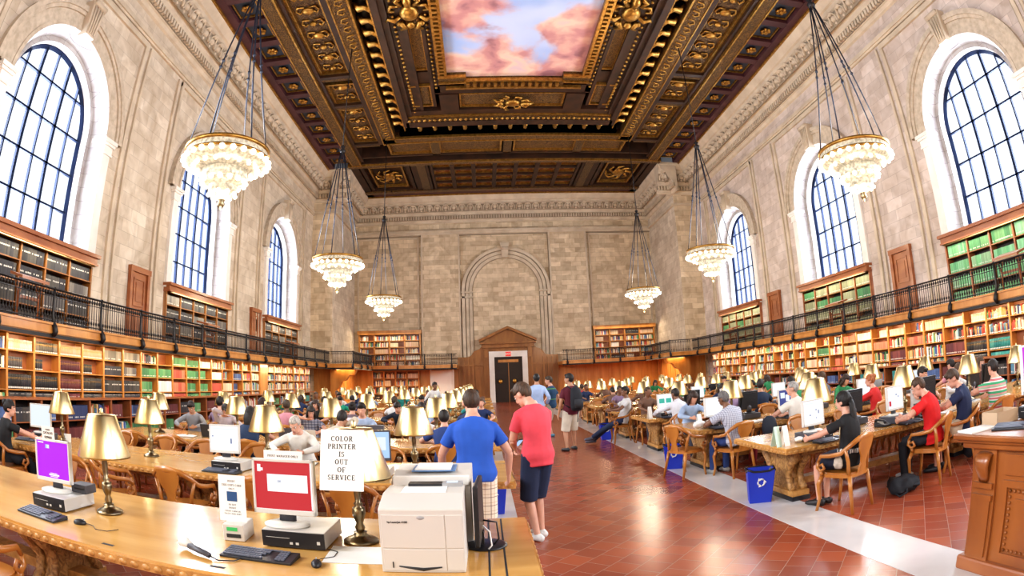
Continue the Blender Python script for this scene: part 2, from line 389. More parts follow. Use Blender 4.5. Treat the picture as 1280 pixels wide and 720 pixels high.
# far wall -----------------------------------------------------------------
struct(MB().quad((X(-1,HW),YB,0),(X(1,HW),YB,0),(X(1,HW),YB,ZC+.9),(X(-1,HW),YB,ZC+.9)).build('wall_front',M['stoneF']))
wf=struct(MB().quad((X(-1,HWN),YD,0),(X(1,HWN),YD,0),(X(1,HWN),YD,ZC),(X(-1,HWN),YD,ZC)).build('wall_back',M['stoneF']))
mb=MB()
for e in (-1,1):
    a,b=sorted((XC+e*3.45,XC+e*6.25)); mb.box(a,b,YD,YD-.22,3.4,12.9)
mb.build('wall_pier',M['stoneF'],wf)
mb=MB()
for e in (-1,1):
    for d in (3.46,6.3): mb.box(XC+e*d-.06,XC+e*d+.06,YD,YD-.27,3.4,12.9); mb.box(XC+e*d+(.06 if d>4 else -.10)*1-.02,XC+e*d+(.10 if d>4 else -.06)+.02,YD,YD-.03-(.2 if False else 0),3.4,12.9,1)  # dark strip beside each pilaster, its shade put in by colour
    a,b=sorted((XC+e*6.6,XC+e*11.3)); 
    for z in (12.55,): mb.box(a,b,YD,YD-.08,z,z+.12)
    for xx in (a,b): mb.box(xx-.06,xx+.06,YD,YD-.08,5.6,12.6)
mb.box(X(-1,HWN),X(1,HWN),YD,YD-.3,12.95,13.15); mb.box(X(-1,HWN),X(1,HWN),YD,YD-.24,12.8,12.95)
mb.box(X(-1,HWN),X(1,HWN),YD,YD-.1,12.72,12.8,1); mb.build('pilaster_strip',[M['stone'],M['painted_shade']],wf)  # dark line below the course is painted shade
mb=MB(); n=32; cx=1.78; spf=8.35
for ra,rb,d,mi in ((2.50,2.56,.05,1),(2.56,2.78,.10,0),(2.78,2.83,.06,1),(2.83,3.05,.16,0),(3.05,3.11,.08,1),(3.11,3.34,.26,0),(3.34,3.39,.05,1)):  # dark rings paint the shade between the arch mouldings
    for i in range(n):
        t0,t1=PI*i/n,PI*(i+1)/n
        p=lambda r,t,y:(cx+r*math.cos(t),y,spf+r*math.sin(t))
        mb.add([p(ra,t0,YD-d),p(rb,t0,YD-d),p(rb,t1,YD-d),p(ra,t1,YD-d)],[(0,1,2,3)],mi)
        mb.add([p(rb,t0,YD),p(rb,t1,YD),p(rb,t1,YD-d),p(rb,t0,YD-d)],[(0,1,2,3)]); mb.add([p(ra,t0,YD),p(ra,t1,YD),p(ra,t1,YD-d),p(ra,t0,YD-d)],[(0,1,2,3)])
    for e in (-1,1):
        a,b=sorted((cx+e*ra,cx+e*rb)); mb.box(a,b,YD,YD-d,3.4,spf,mi)
for e in (-1,1):
    a,b=sorted((cx+e*2.5,cx+e*3.42)); mb.box(a,b,YD,YD-.26,spf-.5,spf-.38); mb.box(a,b,YD,YD-.3,spf-.12,spf)
mb.prism([(cx-.2,spf+2.5),(cx+.2,spf+2.5),(cx+.34,spf+3.65),(cx-.34,spf+3.65)],YD,YD-.42,'y'); mb.tube([(cx-.25,YD-.44,spf+3.2),(cx+.25,YD-.44,spf+3.2)],.12,8)
mb.build('blind_arch',[M['stone'],M['painted_shade']],wf)
# oak wainscot with scrolled shoulders, doorway
mb=MB()
mb.prism([(XC-3.72,0),(XC+3.72,0),(XC+3.72,3.42),(XC+3.0,3.42),(XC+2.75,3.5),(XC+2.5,3.85),(XC+2.1,4.0),(XC+1.85,4.3),(XC-1.85,4.3),(XC-2.1,4.0),(XC-2.5,3.85),(XC-2.75,3.5),(XC-3.0,3.42),(XC-3.72,3.42)],YD,YD-.3,'y')
for e in (-1,1):
    mb.box(*sorted((XC+e*1.5,XC+e*3.72)),YD-.3,YD-.42,2.75,2.86)
    mb.box(*sorted((XC+e*1.5,XC+e*3.72)),YD-.3,YD-.40,.0,.35)
    for d in (1.75,2.62,2.95,3.3,3.66): mb.box(XC+e*d-.06,XC+e*d+.06,YD-.3,YD-.4,.3,3.3)
    mb.box(*sorted((XC+e*2.0,XC+e*2.45)),YD-.3,YD-.36,.7,2.5)
mb.build('wainscot',M['woodd'],wf)
d1=struct(MB().box(XC-1.03,XC+1.03,YD-.3,YD-.33,0,3.36).build('door_1',M['cdark']))  # dark slab, shade of the open doorway put into its colour
mb=MB()
for e in (-1,1): mb.box(*sorted((XC+e*1.03,XC+e*1.42)),YD-.28,YD-.5,0,3.36)
mb.box(XC-1.42,XC+1.42,YD-.28,YD-.5,3.36,3.78); mb.build('marble_surround',M['stoneW'],d1)
mb=MB(); mb.box(XC-1.95,XC+1.95,YD-.28,YD-.55,4.05,4.32); mb.box(XC-2.08,XC+2.08,YD-.28,YD-.75,4.32,4.46)
mb.prism([(XC-2.08,4.46),(XC+2.08,4.46),(XC+.0,5.42)],YD-.28,YD-.5,'y')
for e in (-1,1):
    mb.prism([(XC+e*2.12,4.46),(XC+e*2.12,4.66),(XC,5.62),(XC,5.42)],YD-.28,YD-.78,'y')
    mb.box(*sorted((XC+e*1.45,XC+e*1.75)),YD-.28,YD-.5,3.3,4.05)
mb.build('pediment',M['woodd'],d1)
mb=MB(); mb.box(XC-.75,XC+.75,YD-.33,YD-.37,2.95,3.15); mb.box(XC-.02,XC+.02,YD-.33,YD-.36,0,2.9)
mb.build('door_rail',M['wood'],d1)
mb=MB()
for xx in (1.12,2.15): mb.ball((xx,YD-.45,1.55),(.15,.08,.17),10,8)
mb.build('brass_roundel',M['gold'],d1)
ex=tag(MB().box(XC-.2,XC+.2,YD-.5,YD-.56,3.4,3.72).build('exit_sign',mat('exit_red',(.55,.02,.02),.5,emit=(.8,.03,.02),estr=.5)),'small red exit sign above the far doorway','sign')
def letters(txt,size,parent,loc,rot,material,name='lettering',align='CENTER',off=0.0,sx=1,ext=0.0006,ls=1.0):
    c=bpy.data.curves.new(name,'FONT'); c.body=txt; c.size=size; c.align_x=align; c.align_y='CENTER'; c.extrude=ext; c.offset=off; c.space_line=ls
    c.materials.append(material); o=bpy.data.objects.new(name,c); COL.objects.link(o); o.parent=parent; o.location=loc; o.rotation_euler=rot; o.scale=(sx,1,1); return o
letters('EXIT',.2,ex,(XC,YD-.565,3.56),(PI/2,0,0),M['paper'],off=.004)
# ================================================================== CEILING
def ceiling():
    o=struct(MB().quad((X(-1,HW),YB,ZC+.9),(X(-1,HW),42,ZC+.9),(X(1,HW),42,ZC+.9),(X(1,HW),YB,ZC+.9)).build('ceiling',M['cdark']))
    YA=12.0
    S=(-1,1)
    # outer border of small blue coffers -------------------------------
    plum=MB(); blue=MB(); ros=MB(); gl=MB(); orn=MB(); ornf=MB(); ornp=MB(); wd=MB(); red=MB(); gold=MB()
    Z=ZC
    def frame(x0,x1,y0,y1,w,z0,z1,b): # picture-frame of four bars
        b.box(x0,x1,y0,y0+w,z0,z1); b.box(x0,x1,y1-w,y1,z0,z1); b.box(x0,x0+w,y0+w,y1-w,z0,z1); b.box(x1-w,x1,y0+w,y1-w,z0,z1)
    for s in S:
        def bx(b,h0,h1,y0,y1,z0,z1,m=0): b.box(X(s,h0),X(s,h1),y0,y1,z0,z1,m)
        bx(plum,11.45,11.9,YA,YN-1.2,Z,Z+.5); bx(gl,11.80,11.92,YA,YN-1.2,Z-.08,Z+.1)
        bx(plum,10.0,10.22,YA,33.6,Z,Z+.5)
        y=18.13-1.66*3-.83
        while y<32.6:
            bx(plum,10.2,11.5,y-.2,y+.2,Z+.02,Z+.5)
            x0,x1=sorted((X(s,10.22),X(s,11.45))); blue.box(x0,x1,y+.2,y+1.46,Z+.22,Z+.3)
            frame(x0+.1,x1-.1,y+.28,y+1.38,.05,Z+.14,Z+.22,gl)
            cx,cy=(x0+x1)/2,y+.83
            for k in range(6):
                a=k*PI/3; ros.ball((cx+.17*math.cos(a),cy+.17*math.sin(a),Z+.14),(.11,.11,.06),7,5)
            ros.ball((cx,cy,Z+.10),(.10,.10,.08),8,5)
            y+=1.66
        # gold scroll band, deep shadow gap
        bx(orn,9.45,10.05,YA,33.6,Z-.16,Z+.3); bx(gl,9.40,9.48,YA,33.6,Z-.2,Z-.05); bx(gl,10.0,10.06,YA,33.6,Z-.2,Z)
        bx(wd,9.2,9.45,YA,33.2,Z-.06,Z+.9); bx(wd,7.4,7.72,YA,30.6,Z-.05,Z+.9)
        # big panels with gilt relief
        for y0,y1 in ((12.2,14.6),(15.0,22.3),(23.3,25.3),(26.0,30.4)):
            x0,x1=sorted((X(s,7.72),X(s,9.2)))
            ornp.box(x0,x1,y0,y1,Z+.25,Z+.35); frame(x0,x1,y0,y1,.12,Z+.1,Z+.26,gl)
            wd.box(x0,x1,y1,y1+.25,Z-.05,Z+.6); ornf.box(x0,x1,y1+.25,y1+.5,Z-.02,Z+.5)
            n=max(2,int((y1-y0)/.9))
            for i in range(n):
                yc=y0+(y1-y0)*(i+.5)/n; xc=(x0+x1)/2; r=.22 if i%2==0 else .13
                gold.ball((xc,yc,Z+.2),(r*1.3,r,.13),9,6)
                for e in (-1,1):
                    gold.tube([(xc+e*.1,yc-.25,Z+.2),(xc+e*.38,yc-.3,Z+.2),(xc+e*.48,yc-.05,Z+.2),(xc+e*.36,yc+.16,Z+.2),(xc+e*.24,yc+.02,Z+.2)],.045,6)
        # inner scroll band
        bx(orn,6.62,7.42,YA,30.6,Z-.1,Z+.35); bx(gl,6.60,6.68,YA,30.2,Z-.16,Z); bx(gl,7.38,7.44,YA,30.6,Z-.14,Z)
        i=0; y=13.0
        while y<30.2:                                   # running wave of gilt scrolls
            xc=X(s,7.02); gold.tube([(xc-s*.18,y-.3,Z-.12),(xc+s*.1,y-.22,Z-.12),(xc+s*.18,y,Z-.12),(xc-s*.02,y+.12,Z-.12),(xc-s*.1,y-.02,Z-.12)],.04,5); y+=.62
        # bracket (modillion) row over a dark trough
        bx(wd,5.55,5.85,YA,28.2,Z-.2,Z+.9); bx(gl,5.84,5.9,YA,28.6,Z-.2,Z-.08)
        y=18.15-.885*6
        while y<28.0:
            x0=X(s,6.55); x1=X(s,5.86)
            gold.tube([(x0,y,Z+.25),(x0*.7+x1*.3,y,Z-.02),(x0*.35+x1*.65,y,Z+.02),(x1,y,Z-.12)],[(.16,.08),(.20,.13),(.15,.10),(.17,.12)],8,side=(0,1,0)); y+=.885
        # beaded beams and cartouche panels
        bx(wd,5.3,5.56,YA,27.4,Z-.06,Z+.9); bx(wd,4.75,5.3,YA,26.9,Z+.08,Z+.9)
        for hb in (5.1,3.78):
            y=13.0
            while y<(26.7 if hb>4 else 24.4):
                gold.ball((X(s,hb),y,Z+.02),.075,6,4); y+=.36
        bx(wd,4.62,4.78,YA,26.6,Z+.02,Z+.9); bx(wd,3.9,4.06,YA,26.2,Z+.02,Z+.9); bx(wd,3.62,3.92,YA,24.8,Z+.06,Z+.9)
        x0,x1=sorted((X(s,4.05),X(s,4.65))); orn.box(x0,x1,12.4,22.6,Z+.22,Z+.4); frame(x0,x1,12.4,22.6,.06,Z+.12,Z+.25,gl)
        # corner panel
        x0,x1=sorted((X(s,4.0),X(s,5.2))); wd.box(x0,x1,22.9,26.8,Z+.2,Z+.4); frame(x0+.05,x1-.05,24.0,26.2,.1,Z+.05,Z+.25,gl); orn.box(x0+.2,x1-.2,24.2,26.0,Z+.12,Z+.22)
        # gilt frame of the painting with a notched corner
        bx(ornf,3.2,3.62,YA,22.9,Z-.1,Z+.9); bx(gl,3.18,3.3,YA,22.9,Z-.16,Z); bx(gl,3.5,3.6,YA,22.9,Z-.18,Z-.05)
        y=12.5
        while y<22.8: gl.box(X(s,3.3),X(s,3.5),y,y+.14,Z-.2,Z-.08); y+=.3
        bx(ornf,2.3,3.62,22.9,23.5,Z-.1,Z+.9); bx(gl,2.3,3.62,23.4,23.5,Z-.2,Z-.05); bx(gl,2.3,3.62,22.85,22.97,Z-.2,Z-.05)
    # far side of the nested frames -----------------------------------------
    def row(b,h,y0,y1,z0,z1): b.box(X(-1,h),X(1,h),y0,y1,z0,z1)
    row(ornf,2.4,23.35,24.05,Z-.1,Z+.9); row(gl,2.4,23.3,23.42,Z-.16,Z); row(gl,3.3,23.95,24.1,Z-.18,Z-.02)
    x=X(-1,2.3)
    while x<X(1,2.3): gl.box(x,x+.16,23.5,23.85,Z-.22,Z-.08); x+=.33
    row(wd,3.9,24.1,24.9,Z+.06,Z+.9)
    for a,b in ((-3.7,-2.75),(2.75,3.7)): wd.box(XC+a,XC+b,24.9,26.6,Z-.02,Z+.5)
    orn.box(XC-2.7,XC+2.7,25.0,26.5,Z+.2,Z+.4); frame(XC-2.7,XC+2.7,25.0,26.5,.09,Z+.08,Z+.25,gl)
    row(wd,5.3,26.6,27.1,Z-.02,Z+.9)
    row(gl,5.5,27.1,27.25,Z-.1,Z+.3); row(ornf,5.6,27.25,27.6,Z-.16,Z+.3)
    x=X(-1,5.5)
    while x<X(1,5.5): gold.ball((x,27.42,Z-.18),(.10,.13,.07),6,4); x+=.28
    row(wd,5.7,27.6,28.2,Z-.2,Z+.9)
    i=-6
    while i<=6:
        x=1.78+i*.845; gold.tube([(x,29.0,Z+.2),(x,28.75,Z-.04),(x,28.45,Z),(x,28.2,Z-.12)],[(.1,.1),(.13,.16),(.10,.12),(.13,.14)],8,side=(1,0,0)); i+=1
    for e in (-1,1): row(wd,6.3,29.3,29.6,Z-.05,Z+.9)
    row(orn,7.4,29.75,30.45,Z-.1,Z+.35); row(gl,7.2,29.7,29.8,Z-.16,Z); row(gl,7.4,30.4,30.5,Z-.16,Z)
    for a,b in ((-7.3,-4.6),(-4.2,-.35),(.35,4.2),(4.6,7.3)):
        orn.box(XC+a,XC+b,30.8,32.5,Z+.2,Z+.35); frame(XC+a,XC+b,30.75,32.55,.12,Z+.05,Z+.25,gl)
    for a in (-4.4,0,4.4): ornf.box(XC+a-.25,XC+a+.25,30.5,32.7,Z-.02,Z+.5)
    row(wd,9.4,32.55,32.75,Z-.02,Z+.9); row(wd,9.4,33.35,33.55,Z-.1,Z+.9)
    # outermost far row: caisson grid between the two cherub panels
    row(orn,HCN,33.55,34.0,Z-.18,Z+.3); row(gl,HCN,33.5,33.58,Z-.22,Z); row(orn,HCN,39.25,39.7,Z-.1,Z+.3); row(plum,HCN,39.7,40.7,Z,Z+.4); row(gl,HCN,40.45,40.6,Z-.08,Z+.1)
    for e in (-1,1):
        wd.box(*sorted((XC+e*9.85,XC+e*HCN)),33.9,40.5,Z,Z+.5); wd.box(*sorted((XC+e*5.9,XC+e*6.3)),34,39.3,Z-.02,Z+.5); ornf.box(*sorted((XC+e*5.35,XC+e*5.9)),34,39.3,Z-.06,Z+.5); wd.box(*sorted((XC+e*5.05,XC+e*5.35)),34,39.3,Z-.02,Z+.5)
        x0,x1=sorted((XC+e*6.4,XC+e*9.75)); wd.box(x0,x1,34,39.3,Z+.3,Z+.4); frame(x0,x1,34.1,39.2,.25,Z+.02,Z+.3,wd); frame(x0+.5,x1-.5,34.7,38.7,.12,Z+.1,Z+.3,gl)
        cx=(x0+x1)/2
        gold.ball((cx,36.6,Z+.15),(.45,.6,.2),12,8)
        for q in range(8):
            a=q*PI/4+.3; gold.tube([(cx+.5*math.cos(a),36.6+.6*math.sin(a),Z+.15),(cx+.9*math.cos(a+.3),36.6+1.1*math.sin(a+.3),Z+.1),(cx+.95*math.cos(a+.7),36.6+1.2*math.sin(a+.7),Z+.15)],[.12,.09,.05],6)
        row_=None
    for j in range(7):
        x=XC-5.0+10.0*j/7; 
        for i in range(4):
            y=34.1+1.29*i
            red.box(x+.14,x+1.29,y+.1,y+1.19,Z+.3,Z+.4); frame(x+.14,x+1.29,y+.1,y+1.19,.09,Z+.15,Z+.3,gl); gold.ball((x+.715,y+.65,Z+.25),(.24,.22,.1),8,5)
    for j in range(8):
        x=XC-5.0+10.0*j/7; wd.box(x-.14,x+.14,34,39.3,Z-.02,Z+.4)
    for i in range(5): wd.box(XC-5,XC+5,34.1+1.29*i-.1,34.1+1.29*i+.1,Z,Z+.4)
    # gilt cartouches: shield, crown scrolls and winged supporters
    def cartouche(cx,cy,sc,rot):
        gold.M=Matrix.Translation((cx,cy,Z-.02))@Matrix.Rotation(rot,4,'Z')@Matrix.Scale(sc,4)
        gold.ball((0,0,-.06),(.42,.52,.22),14,9)
        for e in (-1,1):
            gold.tube([(e*.4,-.45,0),(e*.75,-.55,-.05),(e*.85,-.2,-.05),(e*.62,-.12,-.02)],[.07,.1,.08,.05],7)
            gold.tube([(e*.42,.3,0),(e*.7,.55,-.05),(e*.95,.3,-.1),(e*1.05,.55,-.05)],[.09,.13,.09,.05],7)
            gold.ball((e*.5,.75,-.08),(.13,.15,.13),8,6); gold.tube([(e*.45,.7,-.05),(e*.25,1.05,-.08),(e*.5,1.3,-.02)],[.14,.13,.06],7)
            gold.tube([(e*.3,-.6,-.05),(e*.5,-.95,-.1),(e*.2,-1.2,-.05)],[.12,.1,.05],7); gold.ball((e*.35,-1.0,-.06),(.12,.12,.1),8,6)
        gold.tube([(0,-.55,-.1),(0,-1.0,-.15),(0,-1.45,-.05)],[.14,.2,.06],8); gold.ball((0,.85,-.1),(.2,.22,.15),9,6)
        gold.M=None
    for s in S: cartouche(X(s,4.4),17.75,.92,0)
    cartouche(1.78,25.85,.75,PI/2)
    plum.build('plum_border',M['cwoodp'],o); blue.build('blue_coffers',M['cblue'],o); ros.build('gilt_rosettes',M['gold'],o); gl.build('gilt_moulding',M['gold'],o)
    orn.build('scroll_band',M['orn'],o); ornf.build('egg_and_dart_band',M['ornf'],o); ornp.build('relief_panel',M['ornp'],o); wd.build('ceiling_beams',M['cwood'],o); red.build('red_caissons',M['cred'],o); gold.build('gilt_carving',M['gold'],o)
    # painted sky of pink clouds, flat on the ceiling
    m,N,L,b=nodes('painted_clouds'); g=N.new('ShaderNodeNewGeometry')
    def nz(sc,det,off,rough=.5):
        mp=N.new('ShaderNodeMapping'); mp.inputs['Location'].default_value=off; L.new(g.outputs['Position'],mp.inputs[0]); n=N.new('ShaderNodeTexNoise'); L.new(mp.outputs[0],n.inputs[0])
        n.inputs['Scale'].default_value=sc; n.inputs['Detail'].default_value=det; n.inputs['Roughness'].default_value=rough; n.inputs['Distortion'].default_value=.25; return n
    def ramp(src,els):
        r=N.new('ShaderNodeValToRGB'); cr=r.color_ramp; cr.interpolation='EASE'
        while len(cr.elements)<len(els): cr.elements.new(.5)
        for e,(p,c) in zip(cr.elements,els): e.position=p
        for e,(p,c) in zip(cr.elements,els): e.color=(*c,1)
        L.new(src.outputs[0],r.inputs[0]); return r
    cover=ramp(nz(.26,5,(3.1,1.2,0)),[(.40,(0,0,0)),(.49,(1,1,1))]); sky=ramp(nz(.3,2,(7,3,0)),[(.35,(.30,.42,.72)),(.65,(.50,.58,.80))])
    puff=ramp(nz(.75,4,(1.5,4.3,0),.45),[(.30,(.30,.14,.17)),(.42,(.52,.25,.25)),(.52,(.66,.38,.33)),(.62,(.74,.53,.43)),(.75,(.62,.46,.50))])
    mx=N.new('ShaderNodeMix'); mx.data_type='RGBA'; L.new(cover.outputs[0],mx.inputs['Factor']); L.new(sky.outputs[0],mx.inputs['A']); L.new(puff.outputs[0],mx.inputs['B']); L.new(mx.outputs['Result'],b.inputs['Base Color']); b.inputs['Roughness'].default_value=.7
    MB().quad((X(-1,3.3),3,Z+.12),(X(-1,3.3),23.6,Z+.12),(X(1,3.3),23.6,Z+.12),(X(1,3.3),3,Z+.12)).build('cloud_painting',m,o)
ceiling()

# ================================================================== LIGHT
w=bpy.data.worlds.new('daylight'); SC.world=w; w.use_nodes=True
bg=w.node_tree.nodes['Background']; bg.inputs[0].default_value=(.86,.92,1,1); bg.inputs[1].default_value=1.35
def area(name,loc,rot,sx,sy,power,col):
    l=bpy.data.lights.new(name,'AREA'); l.shape='RECTANGLE'; l.size=sx; l.size_y=sy; l.energy=power; l.color=col
    o=bpy.data.objects.new(name,l); COL.objects.link(o); o.location=loc; o.rotation_euler=rot; return o
for s in (-1,1):
    for c in ABAYS: area('window_daylight',(X(s,HW+1.3),c,8.0),(0,s*PI/2,0),5.8,4.0,1900,(.84,.91,1))
SC.view_settings.view_transform='Standard'; SC.view_settings.look='Medium High Contrast'; SC.view_settings.exposure=-0.08; SC.view_settings.gamma=1.0
# ================================================================== GALLERY
ZG=2.82; ZR=3.59; FY=39.0; PYR=33.4
def mesh_text(txt,size,parent,loc,rot,material,name='lettering',off=0.0,sx=1,ls=1.0,align='CENTER'):
    o=letters(txt,size,parent,loc,rot,material,name,align,off,sx,.0004,ls)
    dg=bpy.context.evaluated_depsgraph_get(); me=bpy.data.meshes.new_from_object(o.evaluated_get(dg))
    n=bpy.data.objects.new(name,me); COL.objects.link(n); n.parent=parent; n.location=loc; n.rotation_euler=rot; n.scale=(sx,1,1)
    c=o.data; bpy.data.objects.remove(o); bpy.data.curves.remove(c); return n
for o in [o for o in SC.objects if o.type=='FONT']:
    p=o.parent; mesh_text(o.data.body,.2,p,o.location.copy(),o.rotation_euler.copy(),M['paper'],off=.004); bpy.data.objects.remove(o)
RUNS={}
for s in (-1,1):
    nm='left' if s<0 else 'right'
    g=MB(); g.prism([(X(s,HG),Y0),(X(s,HW),Y0),(X(s,HW),YN),(X(s,HWN),YN),(X(s,HWN),YD),(XC+s*3.68,YD),(XC+s*3.68,FY),(X(s,HGN),FY),(X(s,HGN),PYR),(X(s,HG),PYR)] if s>0 else
        [(X(s,HG),Y0),(X(s,HG),PYR),(X(s,HGN),PYR),(X(s,HGN),FY),(XC+s*3.68,FY),(XC+s*3.68,YD),(X(s,HWN),YD),(X(s,HWN),YN),(X(s,HW),YN),(X(s,HW),Y0)],2.58,ZG,'z')
    o=struct(g.build('gallery_floor_'+nm,M['wood']))
    f=MB()
    def fasc(b,d,z0,z1):
        b.box(X(s,HG),X(s,HG-d),Y0,PYR-d,z0,z1); b.box(X(s,HG),X(s,HGN-d),PYR-d,PYR,z0,z1) ; b.box(X(s,HGN),X(s,HGN-d),PYR-d,FY,z0,z1); b.box(X(s,HGN),XC+s*3.68,FY-d,FY,z0,z1)
    fasc(f,.05,2.62,2.68); fasc(f,.03,2.68,2.80); fasc(f,.07,2.80,2.85); f.build('fascia_moulding',M['wood'],o)
    f=MB(); fasc(f,.03,2.52,2.60); f.build('soffit_rail',M['iron'],o)
    pa=MB()  # oak panelling below the gallery round the end of the hall
    pa.box(X(s,12.9),X(s,HWN-.25),YN-.12,YN,0,2.58); pa.box(X(s,HWN),X(s,HWN-.12),YN-.12,YD,0,2.58)
    pa.box(X(s,HWN),XC+s*3.7,YD-.12,YD,0,2.58)
    for k in range(7): y=YN+.3+k*.95; pa.box(X(s,HWN-.12),X(s,HWN-.17),y-.07,y+.07,0,2.5)
    for k in range(9): x=XC+s*(HWN-.5-k*.86); pa.box(x-.07,x+.07,YD-.12,YD-.17,0,2.5)
    for k in range(2): x=XC+s*(12.6-k*.75); pa.box(x-.07,x+.07,YN-.12,YN-.17,0,2.5)
    pa.build('oak_panelling',M['wood'],o)
    br=MB()   # scrolled bracket carrying the corner of the gallery
    pr=[(0,2.5),(1.75,2.5),(1.6,2.2),(1.25,2.15),(1.05,1.85),(.75,1.75),(.55,1.35),(.3,1.2),(.22,.2),(0,.2)]
    br.prism([(X(s,HWN)-s*p,z) for p,z in pr],YN-.62,YN-.2,'y'); br.build('scrolled_bracket',M['wood'],o)

def post_mb(nx,ny):
    b=MB(); P=[(0,0,ZR+.04),(0,0,3.3),(0,0,2.98),(nx*.02,ny*.02,2.86),(nx*.09,ny*.09,2.76),(nx*.12,ny*.12,2.66),(nx*.07,ny*.07,2.58),(nx*.03,ny*.03,2.62)]
    b.tube(P,[.042,.038,.042,.055,.07,.075,.06,.04],6); return b
def rail_run(a,b,nx,ny,sp,ph,lab):
    L=math.dist(a,b); dx,dy=(b[0]-a[0])/L,(b[1]-a[1])/L
    t=thing('gallery_railing',lab,'railing',(a[0],a[1],0)); 
    r=MB(); r.tube([(0,0,ZR),(dx*L,dy*L,ZR)],(.045,.025),6,side=(-dy,dx,0),smooth=False); r.build('handrail',M['iron'],t)
    r=MB(); r.tube([(0,0,2.9),(dx*L,dy*L,2.9)],.015,4); r.tube([(0,0,3.42),(dx*L,dy*L,3.42)],.010,4); r.build('lower_rail',M['iron'],t)
    pm=post_mb(nx,ny).mesh('post',M['iron']); ps=[]; q=ph
    while q<L+.01: ps.append(q); q+=sp
    for q in ps:
        o=bpy.data.objects.new('railing_post',pm); COL.objects.link(o); o.parent=t; o.location=(dx*q,dy*q,0)
    ed=[0]+[p for p in ps if .05<p<L-.05]+[L]
    for i in range(len(ed)-1):
        m=MB(); n=max(2,int((ed[i+1]-ed[i])/.10))
        for k in range(1,n):
            q=ed[i]+(ed[i+1]-ed[i])*k/n; x,y=dx*q,dy*q
            m.box(x-.007,x+.007,y-.007,y+.007,2.86,ZR)
            m.ball((x,y,3.50),(.035,.035,.05),6,4); m.ball((x,y,3.0),(.03,.03,.05),6,4)
        m.build('lattice_panel',M['iron'],t)
    return t
for s in (-1,1):
    sd='left' if s<0 else 'right'
    h=HG-.0
    rail_run((X(s,h),5.51),(X(s,h),PYR-.04),-s,0,1.911,0,'long black iron gallery railing with scrolled posts along the %s wall'%sd)
    rail_run((X(s,h-.06),PYR),(X(s,HGN-.0),PYR),0,-1,1.5,1.44,'short iron railing turning across the front of the %s end pier'%sd)
    rail_run((X(s,HGN),PYR+.12),(X(s,HGN),FY-.06),-s,0,1.9,1.85,'iron railing running back to the far wall on the %s side'%sd)
    rail_run((X(s,HGN),FY),(XC+s*3.68,FY),0,-1,1.9,0,'iron gallery railing on the far wall, %s of the doorway'%sd)

# book rests hooked over the railings
for s,ys in ((-1,(8.75,18.1,27.5)),(1,(8.95,17.95,27.9))):
    for i,y in enumerate(ys):
        t=thing('reading_rest','wooden book rest on the %s gallery railing, %s from the near end'%('left' if s<0 else 'right',ORD[i]),'book rest',(X(s,HG+.36),y,ZG),0,'wooden book rests on the gallery railings')
        MB().prism([(-.25,.84),(.25,.96),(.25,1.02),(-.25,.90)] if s>0 else [(.25,.84),(-.25,.96),(-.25,1.02),(.25,.90)],-.48,.48,'y').build('slanted_board',M['woodr'],t)
        for e in (-1,1):
            b=MB(); b.tube([(0,e*.36,0),(0,e*.36,.5),(-s*.15,e*.36,.80)],.03,6); b.tube([(s*.15,e*.36,.86),(0,e*.36,.5)],.025,6); b.build('bracket_leg',M['woodr'],t)
        MB().box(-.05,.05,-.36,.36,.46,.52).build('stretcher',M['woodr'],t)
# doors on the gallery
k=1
for s,ys in ((-1,(15.48,25.96)),(1,(15.26,25.5))):
    for y in ys:
        k+=1; x=X(s,HW-.03)
        o=struct(MB().box(x,x-s*.04,y-.46,y+.46,ZG,5.15).build('door_%d'%k,M['woodr']))
        b=MB(); 
        for e in (-1,1): b.box(x+s*.02,x-s*.12,y+e*.46,y+e*.61,ZG,5.2)
        b.box(x+s*.02,x-s*.14,y-.63,y+.63,5.15,5.33); b.build('door_frame',M['woodr'],o)
        b=MB(); 
        for z0,z1 in ((ZG+.2,3.9),(4.05,4.98)):
            b.box(x-s*.04,x-s*.07,y-.34,y-.28,z0,z1); b.box(x-s*.04,x-s*.07,y+.28,y+.34,z0,z1); b.box(x-s*.04,x-s*.07,y-.28,y+.28,z0,z0+.06); b.box(x-s*.04,x-s*.07,y-.28,y+.28,z1-.06,z1)
            b.box(x-s*.04,x-s*.06,y-.18,y+.18,z0+.16,z1-.16)
        b.build('raised_panel',M['woodr'],o)

